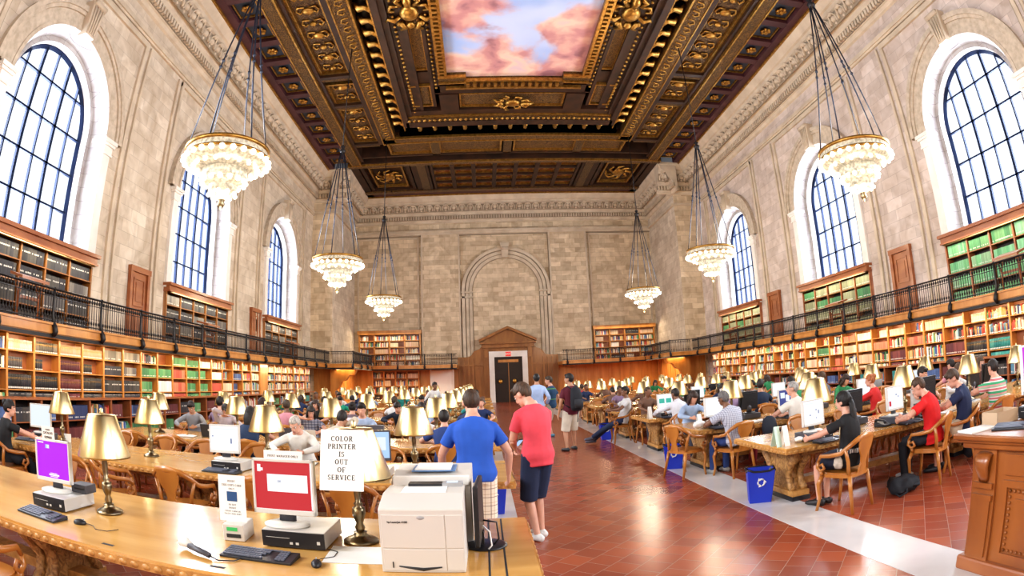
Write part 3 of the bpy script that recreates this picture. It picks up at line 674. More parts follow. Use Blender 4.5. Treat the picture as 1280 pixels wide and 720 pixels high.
# ================================================================== BOOKCASES AND BOOKS
def colbooks(): 
    m,N,L,b=nodes('book_cloth'); a=N.new('ShaderNodeAttribute'); a.attribute_name='Col'; L.new(a.outputs['Color'],b.inputs['Base Color']); b.inputs['Roughness'].default_value=.6; return m
M['books']=colbooks()
PAL={'dark':[(.035,.035,.045),(.05,.05,.06),(.03,.03,.035),(.06,.055,.05),(.08,.075,.07)],
 'grey':[(.16,.15,.14),(.22,.20,.18),(.12,.11,.11),(.27,.25,.22)],
 'tan':[(.62,.47,.33),(.68,.55,.42),(.56,.40,.28),(.66,.45,.38)],
 'maroon':[(.14,.035,.04),(.18,.05,.05),(.11,.03,.04)],
 'green':[(.06,.22,.09),(.09,.28,.12),(.05,.17,.08),(.14,.32,.14)],
 'red':[(.52,.10,.07),(.44,.09,.06),(.60,.20,.12)],
 'blue':[(.05,.09,.24),(.04,.06,.15),(.10,.17,.36)],
 'teal':[(.04,.26,.26),(.05,.32,.30),(.10,.38,.34)],
 'pale':[(.74,.72,.64),(.78,.70,.52),(.68,.68,.70),(.80,.78,.74)],
 'mix':[(.55,.08,.05),(.06,.10,.30),(.08,.26,.12),(.76,.70,.55),(.04,.04,.05),(.68,.45,.20),(.22,.06,.08),(.80,.78,.74),(.13,.30,.42),(.60,.30,.10),(.72,.62,.45)],
 'lgreen':[(.16,.42,.20),(.12,.36,.18),(.20,.46,.26),(.24,.40,.24)],'olive':[(.28,.30,.17),(.33,.35,.22),(.24,.25,.15)]}
CNAME=lambda c: min([('black',(.04,.04,.045)),('dark grey',(.10,.10,.10)),('grey',(.22,.20,.18)),('tan',(.62,.47,.33)),('maroon',(.15,.04,.045)),('green',(.08,.26,.11)),('red',(.5,.07,.05)),('blue',(.06,.12,.32)),('teal',(.05,.32,.3)),('cream',(.76,.70,.58)),('orange brown',(.64,.38,.14)),('white',(.80,.78,.74))],key=lambda k:sum((a-b)**2 for a,b in zip(k[1],c)))[0]
stuff=MB()
BOOKMESH={}
def bookmesh(c):
    if c not in BOOKMESH:
        b=MB()   # unit book, spine towards +x : boards, page block, label on the spine
        b.box(0,1,-.5,-.42,0,1,0); b.box(0,1,.42,.5,0,1,0); b.tube([(1,0,0),(1,0,1)],(.06,.5),8,side=(1,0,0),mat=0); b.box(.02,.97,-.42,.42,.02,.97,1)
        b.box(1.05,1.075,-.3,.3,.06,.17,1); b.box(1.05,1.07,-.36,.36,.74,.78,2); b.box(1.05,1.07,-.36,.36,.66,.68,2)
        cm=mat('book_cover',c,.55,col2=tuple(v*.75 for v in c),scale=3)
        BOOKMESH[c]=b.mesh('book',[cm,M['paper'],M['gold']])
    return BOOKMESH[c]
nbook=0
def shelf_books(s,x,y0,y1,z,hmax,pal,axis='y',indiv=None,fill=1.0,depth=.24,tilt=True):
    """a row of books standing on a shelf, spines towards the hall"""
    global nbook
    y=y0; cols=PAL[pal]; setc=RND.choice(cols); k=0; sethh=hmax*RND.uniform(.70,.88)
    end=y0+(y1-y0)*fill
    while True:
        t=RND.uniform(.034,.058) if not indiv else RND.uniform(.043,.058)
        if y+t>end: break
        if RND.random()<(.8 if pal=='mix' else .22): setc=RND.choice(cols)
        c=setc; hh=sethh*RND.uniform(.97,1.0) if pal!='mix' else hmax*RND.uniform(.58,.90)
        if indiv:
            o=bpy.data.objects.new('book',bookmesh(c)); COL.objects.link(o); o.scale=(depth*.9,t*.96,hh); o.location=(x+s*depth*.9,y+t/2,z); o.rotation_euler=(0,0,0 if s<0 else PI)
            o['label']='%s book, %s on %s'%(CNAME(c),ORD[k],indiv); o['category']='book'; o['group']='books on the wall shelves'; k+=1; nbook+=1
        else:
            v=RND.uniform(.8,1.15); stuff.col=tuple(min(q*v,.9) for q in c)
            if axis=='y': stuff.box(x,x+s*depth,y+.001,y+t-.002,z,z+hh)
            else: stuff.box(y+.001,y+t-.002,x,x+depth,z,z+hh)
            if pal in('dark','grey','green','blue','maroon','lgreen','olive','mix') and RND.random()<.75:
                stuff.col=(.72,.70,.64) if pal!='lgreen' else (.5,.6,.5)
                zz=z+hh*(.12 if pal!='dark' else .6)
                if axis=='y': stuff.quad((x-s*.003,y+.008,zz),(x-s*.003,y+t-.01,zz),(x-s*.003,y+t-.01,zz+hh*.1),(x-s*.003,y+.008,zz+hh*.1))
                else: stuff.quad((y+.008,x-.003,zz),(y+t-.01,x-.003,zz),(y+t-.01,x-.003,zz+hh*.1),(y+.008,x-.003,zz+hh*.1))
        y+=t
LEFTPAL=[['pale','grey','dark'],['grey','dark','dark'],['tan','maroon','maroon'],['tan','dark','dark'],['grey','dark','dark'],['grey','grey','dark'],['mix','green','green'],['tan','green','pale'],['green','red','red'],['green','green','green'],['pale','green','green'],['mix','pale','red'],['mix','mix','tan'],['mix','blue','blue'],['mix','mix','mix']]
RIGHTPAL=[['mix','mix','teal'],['pale','mix','dark'],['pale','mix','maroon'],['tan','mix','mix'],['mix','red','mix'],['tan','mix','maroon'],['pale','red','mix'],['pale','tan','tan'],['red','tan','mix'],['mix','mix','red'],['mix','green','mix'],['tan','mix','tan'],['mix','mix','mix']]
SH=[(1.79,.38),(2.21,.32),(1.335,.42)]   # books stand at these heights (z, room above)
ROWN={2.21:'top',1.79:'middle',1.335:'bottom'}
for s in (-1,1):
    xf=X(s,12.3); xl=X(s,12.0)
    # one bookcase unit, then copies along the wall
    def unit():
        t=thing('wall_bookcase','x','bookcase',(xf,0,0))
        MB().box(0,s*.34,-.035,.035,1.17,2.56).build('upright',M['wood'],t)
        MB().box(s*.30,s*.34,0,1,1.17,2.56).build('back_board',M['woodr'],t)
        for z in (1.31,1.765,2.185): MB().box(.0,s*.3,.03,.97,z,z+.025).build('shelf',M['wood'],t)
        MB().box(-s*.35,s*.34,0,1,1.12,1.17).build('ledge',M['woodr'],t)
        MB().box(-s*.28,s*.3,-.04,.04,0,1.12).build('lower_upright',M['woodr'],t)
        for z in (.08,.60): MB().box(-s*.28,s*.3,.04,.96,z,z+.03).build('lower_shelf',M['woodr'],t)
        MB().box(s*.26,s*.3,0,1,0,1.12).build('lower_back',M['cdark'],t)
        return t
    u0=unit(); kids=list(u0.children); first=True; cnt=0
    for i in range(-2,24):
        y=8.70+i; sd='left' if s<0 else 'right'
        lab='oak wall bookcase under the %s gallery, %s from the near end'%(sd,ORD[cnt])
        if first: t=u0; t.location=(xf,y,0); t['label']=lab; first=False
        else:
            t=u0.copy(); COL.objects.link(t); t.location=(xf,y,0); t['label']=lab
            for ch in kids: c=ch.copy(); COL.objects.link(c); c.parent=t
        t['group']='oak bookcases along the %s wall'%sd; cnt+=1
        if i==16 and s<0:
            MB().box(-s*.02,0,.02,.98,1.17,2.56).build('blind_panel',M['wood'],t)
        pal=LEFTPAL if s<0 else RIGHTPAL
        if s<0: p=pal[i] if 0<=i<len(pal) else ['mix']*3
        else: p=pal[i-1] if 1<=i<=len(pal) else ['mix']*3
        if not(i==16 and s<0):
            for r,(z,hm) in enumerate(((2.21,.33),(1.79,.36),(1.335,.40))):
                ind=None
                if (s<0 and i in (0,1,2,3)) or (s>0 and i in (1,2)): ind='the %s shelf of the %s bookcase on the %s wall'%(ROWN[z],ORD[cnt-1],sd)
                f=1.0 if RND.random()<.75 else RND.uniform(.3,.8)
                if s<0 and i==7 and r==0: f=0
                shelf_books(s,xf+s*.03,y+.045,y+.955,z,hm,p[r],indiv=ind,fill=f)
        shelf_books(s,xf+s*.03,y+.045,y+.955,1.172,.12,p[2] if i<16 else 'mix')
        for z,hm in ((.11,.44),(.63,.43)): shelf_books(s,xl+s*.05,y+.05,y+.95,z,hm,RND.choice(['blue','green','teal','mix','maroon','dark','mix']),fill=1.0 if RND.random()<.7 else .6)
    # bookcases in the window niches on the gallery
    for bi,c in enumerate(BAYS):
        t=thing('gallery_bookcase','wooden gallery bookcase of %s bound volumes under the %s %s window'%('dark' if s<0 else 'green',ORD[bi],sd),'bookcase',(X(s,13.02),c,ZG),0,'bookcases under the gallery windows')
        b=MB(); b.box(-s*.14,s*.4,-2.72,2.72,2.06,2.31); b.box(-s*.24,s*.4,-2.78,2.78,2.24,2.34); b.box(-s*.18,s*.4,-2.74,2.74,2.03,2.08); b.build('cornice_board',M['woodr'],t)
        for j in range(6): MB().box(0,s*.39,-2.68+j*1.06,-2.62+j*1.06,0,2.06).build('upright',M['woodr'] if s>0 else M['woodd'],t)
        for z in (.02,.53,1.04,1.55): MB().box(.01,s*.38,-2.65,2.65,z,z+.03).build('shelf',M['woodd'],t)
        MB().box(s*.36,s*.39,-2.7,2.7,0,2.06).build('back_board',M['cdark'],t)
        b=MB(); b.tube([(-s*.14,-2.6,2.0),(-s*.14,2.6,2.0)],.03,6)
        for j in range(5): b.tube([(-s*.14,-2.1+j*1.06,2.0),(0,-2.1+j*1.06,2.05)],.02,5)
        b.build('brass_light_bar',M['brass'],t)
        for j in range(5):
            for r in range(4):
                shelf_books(s,X(s,13.02)+s*.03,c-2.6+j*1.06,c-1.66+j*1.06,ZG+.054+.51*r,.46,('dark' if RND.random()<.7 else 'grey') if s<0 else (('lgreen' if bi==0 else 'olive') if RND.random()<.85 else 'green'))
# far wall shelves
def far_case(x0,x1,z0,z1,ncol,nrow,y,lab,pal='mix',head=True):
    t=thing('far_bookcase',lab,'bookcase',((x0+x1)/2,y,z0)); w=x1-x0; h=z1-z0
    for j in range(ncol+1):
        x=-w/2+w*j/ncol; MB().box(x-.05,x+.05,0,.35,0,h).build('upright',M['wood'],t)
    for r in range(nrow+1): z=h*r/nrow; MB().box(-w/2,w/2,0,.35,z-.03,z+.02).build('shelf',M['wood'],t)
    MB().box(-w/2,w/2,.32,.35,0,h).build('back_board',M['woodr'],t)
    if head: MB().box(-w/2-.12,w/2+.12,-.15,.35,h,h+.28).build('cornice_board',M['wood'],t)
    for j in range(ncol):
        for r in range(nrow): shelf_books(1,y+.05,x0+w*j/ncol+.06,x0+w*(j+1)/ncol-.06,z0+h*r/nrow+.025,h/nrow*.85,pal if RND.random()<.7 else RND.choice(['pale','tan','dark']),axis='x',fill=1 if RND.random()<.8 else .6)
far_case(-9.4,-4.75,ZG,5.25,4,5,YD-.4,'lit oak bookcase on the far gallery at the left end')
far_case(8.3,13.0,ZG,5.15,4,5,YD-.4,'lit oak bookcase on the far gallery at the right end')
far_case(-8.4,-4.9,.25,2.5,4,4,YD-.55,'oak bookcase below the far gallery beside the white door',head=False)
stuff.col=None
so=stuff.build('shelved_books',M['books']); tag(so,'rows of older bound books filling the wall shelves of the reading room','books',kind='stuff')
d=struct(MB().box(-3.98,-2.4,YD-.2,YD-.12,0,2.5).build('door_6',M['white']))
b=MB(); b.box(-3.72,-2.62,YD-.22,YD-.2,.3,2.2); b.box(-4.08,-3.98,YD-.26,YD-.12,0,2.55); b.box(-2.4,-2.3,YD-.26,YD-.12,0,2.55); b.build('door_panel',M['white'],d)
# warm shelf lighting under the galleries
for s in (-1,1):
    area('shelf_lighting',(X(s,11.75),20.5,2.50),(0,s*-.75,0),.12,25,240,(1,.80,.52))
    area('corner_lighting',(X(s,10.6),36.8,2.50),(0,0,0),1.2,4.5,190,(1,.70,.34))
    area('far_shelf_lighting',(XC+s*7.4,40.3,2.50),(-.6,0,0),6,.3,170,(1,.78,.48))
    area('far_gallery_lighting',(XC+s*8.9,41.0,5.5),(-.5,0,0),4.4,.2,90,(1,.82,.55))
    for c in BAYS: area('gallery_shelf_lighting',(X(s,12.72),c,4.84),(0,s*-.5,0),.1,5.0,28,(1,.86,.62))
# ================================================================== CHANDELIERS
M['glow']=emis('lamp_globe',(1,.93,.78),5)
M['crystal']=mat('crystal_beads',(.58,.52,.40),.3,col2=(.16,.13,.08),scale=15,detail=1,emit=(1,.90,.70),estr=.25)  # slight emission added to the beads for the glow of the bulbs
M['chain']=mat('chain_steel',(.05,.06,.09),.4,.6)
def chandelier():
    t=thing('chandelier','x','chandelier')
    z0=-.25    # origin at mid height of the big ring (z about 6.15)
    b=MB(); b.lathe([(.90,.18),(.97,.20),(.97,.14),(.92,.12)],n=40); b.lathe([(.93,-.02),(.98,0),(.98,-.05),(.90,-.06)],n=40); b.build('gilt_rim',M['gold'],t)
    b=MB(); b.lathe([(.90,.16),(.93,.14),(.95,.02),(.93,-.02),(.88,0)],n=40); b.build('crystal_band',M['crystal'],t)
    b=MB(); b.lathe([(.95,-.05),(.90,-.13),(.76,-.19),(.60,-.22),(.50,-.28)],n=36); b.build('crystal_bowl',M['crystal'],t)
    b=MB(); b.lathe([(.46,-.26),(.51,-.28),(.51,-.46),(.48,-.49)],n=28); b.build('crystal_tier',M['crystal'],t)
    b=MB(); b.lathe([(.48,-.49),(.42,-.56),(.33,-.60),(.32,-.62),(.32,-.74),(.28,-.78),(.18,-.86),(.08,-.90)],n=24); b.build('lower_crystal_bowl',M['crystal'],t)
    b=MB(); b.lathe([(.04,-.80),(.09,-.88),(.07,-.94),(.09,-1.0),(.05,-1.06),(.0,-1.12)],n=12); b.build('finial',M['abrass'],t)
    gm={r:MB().ball((0,0,0),r,10,7).mesh('globe',M['glow']) for r in (.062,.055,.05)}
    for n,R,z,r in ((26,.97,-.09,.062),(18,.74,-.235,.05),(15,.50,-.53,.055),(9,.30,-.79,.05)):
        for k in range(n):
            a=2*PI*k/n; o=bpy.data.objects.new('globe_bulb',gm[r]); COL.objects.link(o); o.parent=t; o.location=(R*math.cos(a),R*math.sin(a),z)
    zt=10.64-6.13
    for k in range(6):
        a=2*PI*(k+.5)/6; b=MB(); p=Vector((.9*math.cos(a),.9*math.sin(a),.18)); q=Vector((.06*math.cos(a),.06*math.sin(a),zt))
        b.tube([p,q],.020,5); 
        for f in (.48,.52): c=p.lerp(q,f); b.ball(c,(.045,.045,.05),6,4)
        b.build('suspension_chain',M['chain'],t)
    b=MB(); b.lathe([(.05,zt+.25),(.10,zt+.2),(.05,zt+.12),(.13,zt+.05),(.10,zt-.05),(.04,zt-.12)],n=10); b.build('chain_hub',M['iron'],t)
    b=MB(); b.tube([(0,0,zt+.2),(0,0,15.6-6.13)],.022,6); b.build('hanging_rod',M['iron'],t)
    return t
CHL=[]
c0=chandelier(); KIDS['chandelier']=list(c0.children); first=True
for s in (-1,1):
    for i,c in enumerate(BAYS):
        loc=(XC+s*7.12,c,6.13+(.22 if i==0 else 0)); lab='tiered crystal chandelier of lit globes, %s from the near end along the %s wall'%(ORD[i],'left' if s<0 else 'right')
        if first: t=c0; t.location=loc; t['label']=lab; first=False
        else: t=dup(c0,loc,0,lab)
        t['group']='crystal chandeliers'
        CHL.append(loc)
        l=bpy.data.lights.new('chandelier_light','POINT'); l.energy=330; l.color=(1,.86,.64); l.shadow_soft_size=.5
        o=bpy.data.objects.new('chandelier_light',l); COL.objects.link(o); o.location=(loc[0],loc[1],6.75)
        l=bpy.data.lights.new('chandelier_glow','POINT'); l.energy=260; l.color=(1,.86,.64); l.shadow_soft_size=.5
        o=bpy.data.objects.new('chandelier_glow',l); COL.objects.link(o); o.location=(loc[0],loc[1],4.8)

# ================================================================== TABLES
LR=[3.36]+[6.33+2.95*k for k in range(9)]          # centre lines of the left rows, nearest first
RR=[6.50+2.9*k for k in range(9)]                  # right rows
TZ=.76; TD=.735                                     # table height, half depth
def table(x0,x1,y,label,group,slots=()):
    t=thing('reading_table',label,'table',((x0+x1)/2,y,0),0,group); w=(x1-x0)/2
    b=MB(); b.box(-w,w,-TD,TD,.715,TZ)
    for q in slots: b.box(q[0]-(x0+x1)/2,q[1]-(x0+x1)/2,q[2]-y,q[3]-y,.755,.7606,1)
    b.build('table_top',[M['table'],M['ink']],t)
    b=MB(); b.box(-w-.012,w+.012,-TD-.012,TD+.012,.685,.742)
    nn=int(2*w/.09)
    for k in range(nn):
        for e in (-1,1): b.ball((-w+2*w*(k+.5)/nn,e*(TD+.012),.712),(.034,.012,.022),6,4)
    for k in range(15):
        for e in (-1,1): b.ball((e*(w+.012),-TD+.05+k*.098,.712),(.012,.034,.022),6,4)
    b.build('carved_edge',M['tedge'],t)
    MB().box(-w+.25,w-.25,-TD+.22,TD-.22,.60,.69).build('apron',M['carvew'],t)
    for px in (-w+.42,0,w-.42):
        b=MB(); b.M=Matrix.Scale(.84,4,(0,1,0)); sc=[(-.46,.69),(.46,.69),(.47,.60),(.40,.54),(.30,.50),(.25,.38),(.27,.26),(.36,.16),(.42,.12),(-.42,.12),(-.36,.16),(-.27,.26),(-.25,.38),(-.30,.50),(-.40,.54),(-.47,.60)]
        b.prism(sc,px-.09,px+.09,'x')
        for e in (-1,1):
            for ex in (-1,1):
                b.tube([(px+ex*.06,e*.42,.66),(px+ex*.09,e*.47,.56),(px+ex*.09,e*.36,.47),(px+ex*.09,e*.27,.34),(px+ex*.09,e*.33,.2),(px+ex*.09,e*.43,.14)],[.05,.07,.06,.05,.055,.05],7)
            b.tube([(px-.1,e*.38,.58),(px+.1,e*.38,.58)],.085,10)
        p=b.build('pedestal',M['carvew'],t)
        MB().box(px-.13,px+.13,-.42,.42,.05,.13).build('plinth',M['tedge'],p); MB().box(px-.14,px+.14,-.435,.435,0,.06).build('foot',M['black'],p)
    MB().box(-w+.45,w-.45,-.09,.09,.13,.22).build('stretcher',M['tedge'],t)
    return t
tabs=[]; SLOTS=[(-.026,-.014,2.66,4.07),(.064,.076,2.66,4.07),(.0,.05,3.3,3.34),(-2.4,-2.3,2.70,2.73),(-1.57,-1.47,2.70,2.73)]
for k,y in enumerate(LR):
    t=table(-7.2,.25,y,'long oak reading table left of the aisle, %s row back from the camera'%ORD[k],'long oak reading tables',SLOTS if k==0 else ()); tabs.append(t)
for k,y in enumerate(RR): table(3.42,10.7,y,'long oak reading table right of the aisle, %s row back'%ORD[k],'long oak reading tables')
for c in (-9.61,.24):
    for s in (-1,1):
        l=bpy.data.lights.new('chandelier_light','POINT'); l.energy=500; l.color=(1,.86,.64); l.shadow_soft_size=.6
        o=bpy.data.objects.new('chandelier_light',l); COL.objects.link(o); o.location=(XC+s*7.12,c,6.0)
# ================================================================== LAMPS
def lamp():
    t=thing('table_lamp','x','lamp')
    MB().lathe([(.115,0),(.115,.012),(.10,.025),(.06,.04),(.04,.055),(.045,.07),(.0,.07)],n=24).build('base',M['abrass'],t)
    MB().lathe([(.02,.06),(.035,.10),(.022,.13),(.035,.16),(.045,.20),(.042,.235),(.022,.245),(.032,.26),(.018,.275),(.024,.33),(.026,.37),(.014,.45),(.012,.60),(.012,.74)],n=16).build('stem',M['abrass'],t)
    b=MB(); b.lathe([(.222,.44),(.226,.435),(.226,.447),(.125,.742),(.119,.752),(.03,.758),(.02,.757),(.02,.75),(.117,.744),(.220,.445)],n=36); b.build('lamp_shade',M['brass'],t)
    MB().lathe([(.012,.755),(.02,.765),(.012,.775),(.018,.79),(.0,.805)],n=10).build('finial',M['brass'],t)
    return t
l0=lamp(); KIDS['table_lamp']=list(l0.children); firstl=[True]; LAMPS=[]
def place_lamp(x,y,lab,rz=0,sc=1):
    if firstl[0]: t=l0; firstl[0]=False; t.location=(x,y,TZ+.0018); t['label']=lab
    else: t=dup(l0,(x,y,TZ+.0018),rz,lab)
    t['group']='brass table lamps'; LAMPS.append(t); return t
for k,y in enumerate(LR):
    xs=[-.83,-2.64,-4.44,-6.24] if k else [-.84,-2.88,-4.75,-6.5]
    for j,x in enumerate(xs):
        place_lamp(x,y+((.11 if j==0 else .06) if k==0 else 0)+RND.uniform(-.03,.03)*(k>0),'brass shaded lamp on the %s left table, %s from the aisle'%(ORD[k],ORD[j]))
for k,y in enumerate(RR):
    for j,x in enumerate((4.38,6.13,7.88,9.63)):
        place_lamp(x,y+RND.uniform(-.03,.03),'brass shaded lamp on the %s right table, %s from the aisle'%(ORD[k],ORD[j]))

# ================================================================== CHAIRS   (front towards +y, origin on the floor)
def chair(detail=True):
    t=thing('oak_armchair','x','chair')
    P=[(-.27,.235,.60),(-.285,.19,.665),(-.29,.05,.675),(-.285,-.10,.705),(-.255,-.21,.79),(-.17,-.275,.855),(0,-.295,.875),(.17,-.275,.855),(.255,-.21,.79),(.285,-.10,.705),(.29,.05,.675),(.285,.19,.665),(.27,.235,.60)]
    def rail(b):
        b.tube(P,[(.020,.018),(.024,.020),(.026,.018),(.026,.018),(.028,.018),(.034,.018),(.040,.018),(.034,.018),(.028,.018),(.026,.018),(.026,.018),(.024,.020),(.020,.018)],8,side=(0,0,1))
    def seat(b):
        pts=[(.26*math.copysign(abs(math.cos(a))**.7,math.cos(a)),.02+.26*math.copysign(abs(math.sin(a))**.7,math.sin(a))) for a in [2*PI*k/20 for k in range(20)]]
        b.prism(pts,.415,.455,'z'); b.prism([(p[0]*.9,(p[1]-.02)*.9+.02) for p in pts],.455,.468,'z')
    def splat(b):
        sh=[(-.085,.455),(.085,.455),(.075,.52),(.055,.56),(.07,.64),(.13,.72),(.15,.80),(.14,.865),(-.14,.865),(-.15,.80),(-.13,.72),(-.07,.64),(-.055,.56),(-.075,.52)]
        n=len(sh); f=lambda z:-.215-(z-.455)*.17; 
        vs=[(x,f(z)-.0+.10*x*x,z) for x,z in sh]+[(x,f(z)-.022+.10*x*x,z) for x,z in sh]
        b.add(vs,[tuple(range(n)),tuple(range(2*n-1,n-1,-1))]+[(i,n+i,n+(i+1)%n,(i+1)%n) for i in range(n)])
    def arm(b,e):
        b.tube([(e*.27,.235,.60),(e*.265,.25,.53),(e*.262,.20,.485),(e*.262,.15,.52),(e*.265,.18,.57),(e*.266,.215,.55)],[(.02,.022),(.022,.024),(.022,.024),(.02,.022),(.018,.02),(.014,.016)],7,side=(1,0,0))
        b.tube([(e*.262,.20,.485),(e*.25,.19,.44)],[.022,.028],7)
    def post(b,e): b.tube([(e*.275,-.16,.745),(e*.225,-.17,.6),(e*.205,-.17,.45)],[(.016,.024),(.017,.026),(.018,.03)],7,side=(1,0,0))
    def leg(b,ex,ey): 
        if ey>0: b.tube([(ex*.225,.20,.43),(ex*.255,.235,.33),(ex*.235,.225,.15),(ex*.25,.25,0)],[.030,.030,.021,.02],7)
        else: b.tube([(ex*.20,-.18,.43),(ex*.215,-.205,.3),(ex*.235,-.27,0)],[.030,.026,.02],7)
    if not detail:
        b=MB(); rail(b); seat(b); splat(b)
        for e in (-1,1): arm(b,e); post(b,e); leg(b,e,1); leg(b,e,-1)
        COL.objects.unlink(t); bpy.data.objects.remove(t)
        return b.build('oak_armchair',M['chair'])
    b=MB(); rail(b); b.build('back_rail',M['chair'],t)
    b=MB(); seat(b); b.build('seat',M['chair'],t)
    b=MB(); splat(b); b.build('splat',M['chair'],t)
    for e in (-1,1):
        b=MB(); arm(b,e); b.build('scroll_arm',M['chair'],t); b=MB(); post(b,e); b.build('back_post',M['chair'],t)
        for ey in (1,-1): b=MB(); leg(b,e,ey); b.build('leg',M['chair'],t)
    return t
ch0=chair(); KIDS['oak_armchair']=list(ch0.children); chf=chair(False); fst={'n':True,'f':True}
CHAIRS=[]; SEATS={}     # (x,y,rz) by slot name
def place_chair(x,y,rz,lab,far=False):
    src=chf if far else ch0; q='f' if far else 'n'
    if fst[q]: t=src; fst[q]=False; t.location=(x,y,0); t.rotation_euler=(0,0,rz); t['label']=lab; t['category']='chair'
    else: t=dup(src,(x,y,0),rz,lab); 
    t['category']='chair'; t['group']='oak armchairs'; return t
# slots
SLL=[-.3,-1.35,-2.3,-3.25,-4.2,-5.1,-6.0]; SLR=[3.95,4.9,5.85,6.85,7.75,8.6,9.5]
# specially placed chairs seen clearly in the photograph
SPECIAL={('L',1,'far',0):None,('R',0,'near',0):(4.10,5.28,.42),('R',0,'near',1):None,('R',0,'near',2):(5.68,5.36,.48),('R',0,'near',3):(6.62,5.35,.75),('R',0,'near',4):(7.75,5.35,.2),
 ('R',1,'near',0):(4.14,8.38,.45),('R',1,'near',1):None,('R',2,'near',0):(4.0,11.2,-.3),('R',2,'near',1):None,('R',3,'near',0):(3.55,13.85,.75),
 ('L',1,'near',0):None,('L',1,'near',1):(-1.30,5.25,-.1),('L',1,'near',2):(-2.25,5.20,.15),('L',1,'near',3):(-3.25,5.25,-.1),('L',1,'near',4):(-4.28,5.24,-.9),('L',1,'near',5):(-5.15,5.23,.3),('L',1,'near',6):(-5.85,5.25,-.2),
 ('L',0,'near',3):(-3.30,2.22,.0),('L',0,'far',0):None,('L',0,'far',1):None,('L',0,'far',2):None,('L',0,'far',3):None,('L',0,'far',4):(-4.45,4.55,PI+.8),('L',0,'far',5):None,('L',0,'far',6):None}
for sd,rows,sl in (('L',LR,SLL),('R',RR,SLR)):
    for k,y in enumerate(rows[:7]):
        for side in ('near','far'):
            for j,x in enumerate(sl):
                key=(sd,k,side,j); far=k>=(4 if sd=='L' else 3)
                if sd=='L' and k==0 and side=='near' and j!=3: continue
                if key in SPECIAL:
                    if SPECIAL[key] is None: continue
                    cx,cy,rz=SPECIAL[key]
                else:
                    if RND.random()<.10: continue
                    gap=RND.uniform(.315,.375); e=-1 if side=='near' else 1
                    cx=x+RND.uniform(-.05,.05); cy=y+e*(TD+gap); rz=(0 if e<0 else PI)+RND.uniform(-.18,.18)
                SEATS[key]=(cx,cy,rz)
                CHAIRS.append([place_chair(cx,cy,rz,'oak armchair at the %s %s table, %s side, %s from the aisle'%(ORD[k],'left' if sd=='L' else 'right',side,ORD[j]),far),key])
place_chair(3.22,8.80,-1.15,'empty oak armchair at the aisle end of the second right table')
# ================================================================== ELECTRONICS
def scr(name,col,s=1.0): return mat(name,(.02,.02,.02),.3,emit=col,estr=s)
M['s_purple']=scr('screen_purple',(.50,.005,.92)); M['s_red']=scr('screen_red',(.58,.02,.035)); M['s_white']=scr('screen_white',(.88,.92,1)); M['s_blue']=scr('screen_blue',(.42,.62,.95)); M['s_dim']=scr('screen_pale',(.74,.82,.95))
M['s_grey']=scr('screen_grey',(.18,.22,.27)); M['s_mark']=scr('screen_mark',(.97,.97,1),1.0); M['s_dark']=scr('screen_dark_mark',(.12,.16,.3)); M['s_green']=scr('screen_green',(.02,.42,.32)); M['lcd']=scr('lcd_green',(.05,.5,.12)); M['s_navy']=scr('screen_navy',(.03,.05,.25)); M['s_mag']=scr('screen_magenta',(.6,.02,.7))
M['pcsilver']=mat('pc_silver',(.55,.53,.50),.35,.3)
def monitor(x,y,z,rz,lab,screen='s_white',marks=(),body='silver',w=.40,h=.335,tilt=-.06,group='flat computer monitors',signs=None):
    """flat monitor; its screen faces local -y"""
    t=thing('computer_monitor',lab,'monitor',(x,y,z),rz,group)
    b=MB(); b.M=Matrix.Translation((0,0,.075))@Matrix.Rotation(tilt,4,'X')
    b.box(-w/2,w/2,-.005,.03,0,h); b.box(-w/2,w/2,-.017,-.004,0,.03); b.box(-w/2,w/2,-.017,-.004,h-.018,h); b.box(-w/2,-w/2+.016,-.017,-.004,0,h); b.box(w/2-.016,w/2,-.017,-.004,0,h)
    b.build('bezel',M[body],t,bevel=.003)
    b=MB(); b.M=Matrix.Translation((0,0,.075))@Matrix.Rotation(tilt,4,'X'); b.prism([(-w/2+.02,.02),(w/2-.02,.02),(w/2-.05,h-.03),(-w/2+.05,h-.03)],.03,.055,'y')
    for k in range(6): b.box(-.12,.12,.055,.058,h*.45+.02*k,h*.45+.02*k+.008)
    b.build('back_shell',M['black'],t)
    b=MB(); b.M=Matrix.Translation((0,0,.075))@Matrix.Rotation(tilt,4,'X')
    mats=[M[screen]]; b.quad((-w/2+.015,-.0055,.028),(w/2-.015,-.0055,.028),(w/2-.015,-.0055,h-.016),(-w/2+.015,-.0055,h-.016))
    for (u0,u1,v0,v1,mk) in marks:
        if M[mk] not in mats: mats.append(M[mk])
        W=w-.03; H=h-.044; b.quad((-W/2+u0*W,-.0065,.028+v0*H),(-W/2+u1*W,-.0065,.028+v0*H),(-W/2+u1*W,-.0065,.028+v1*H),(-W/2+u0*W,-.0065,.028+v1*H),mats.index(M[mk]))
    b.build('screen',mats,t)
    b=MB(); b.tube([(0,.04,.02),(0,.05,.10),(0,.035,.18)],[(.06,.02)]*3,8,side=(1,0,0)); b.build('stand_neck',M['dgrey'],t)
    b=MB(); b.M=Matrix.Scale(.75,4,(0,1,0)); b.lathe([(.155,0),(.155,.012),(.12,.022),(0,.024)],(0,.02,0),24); b.build('stand_base',M[body],t)
    return t
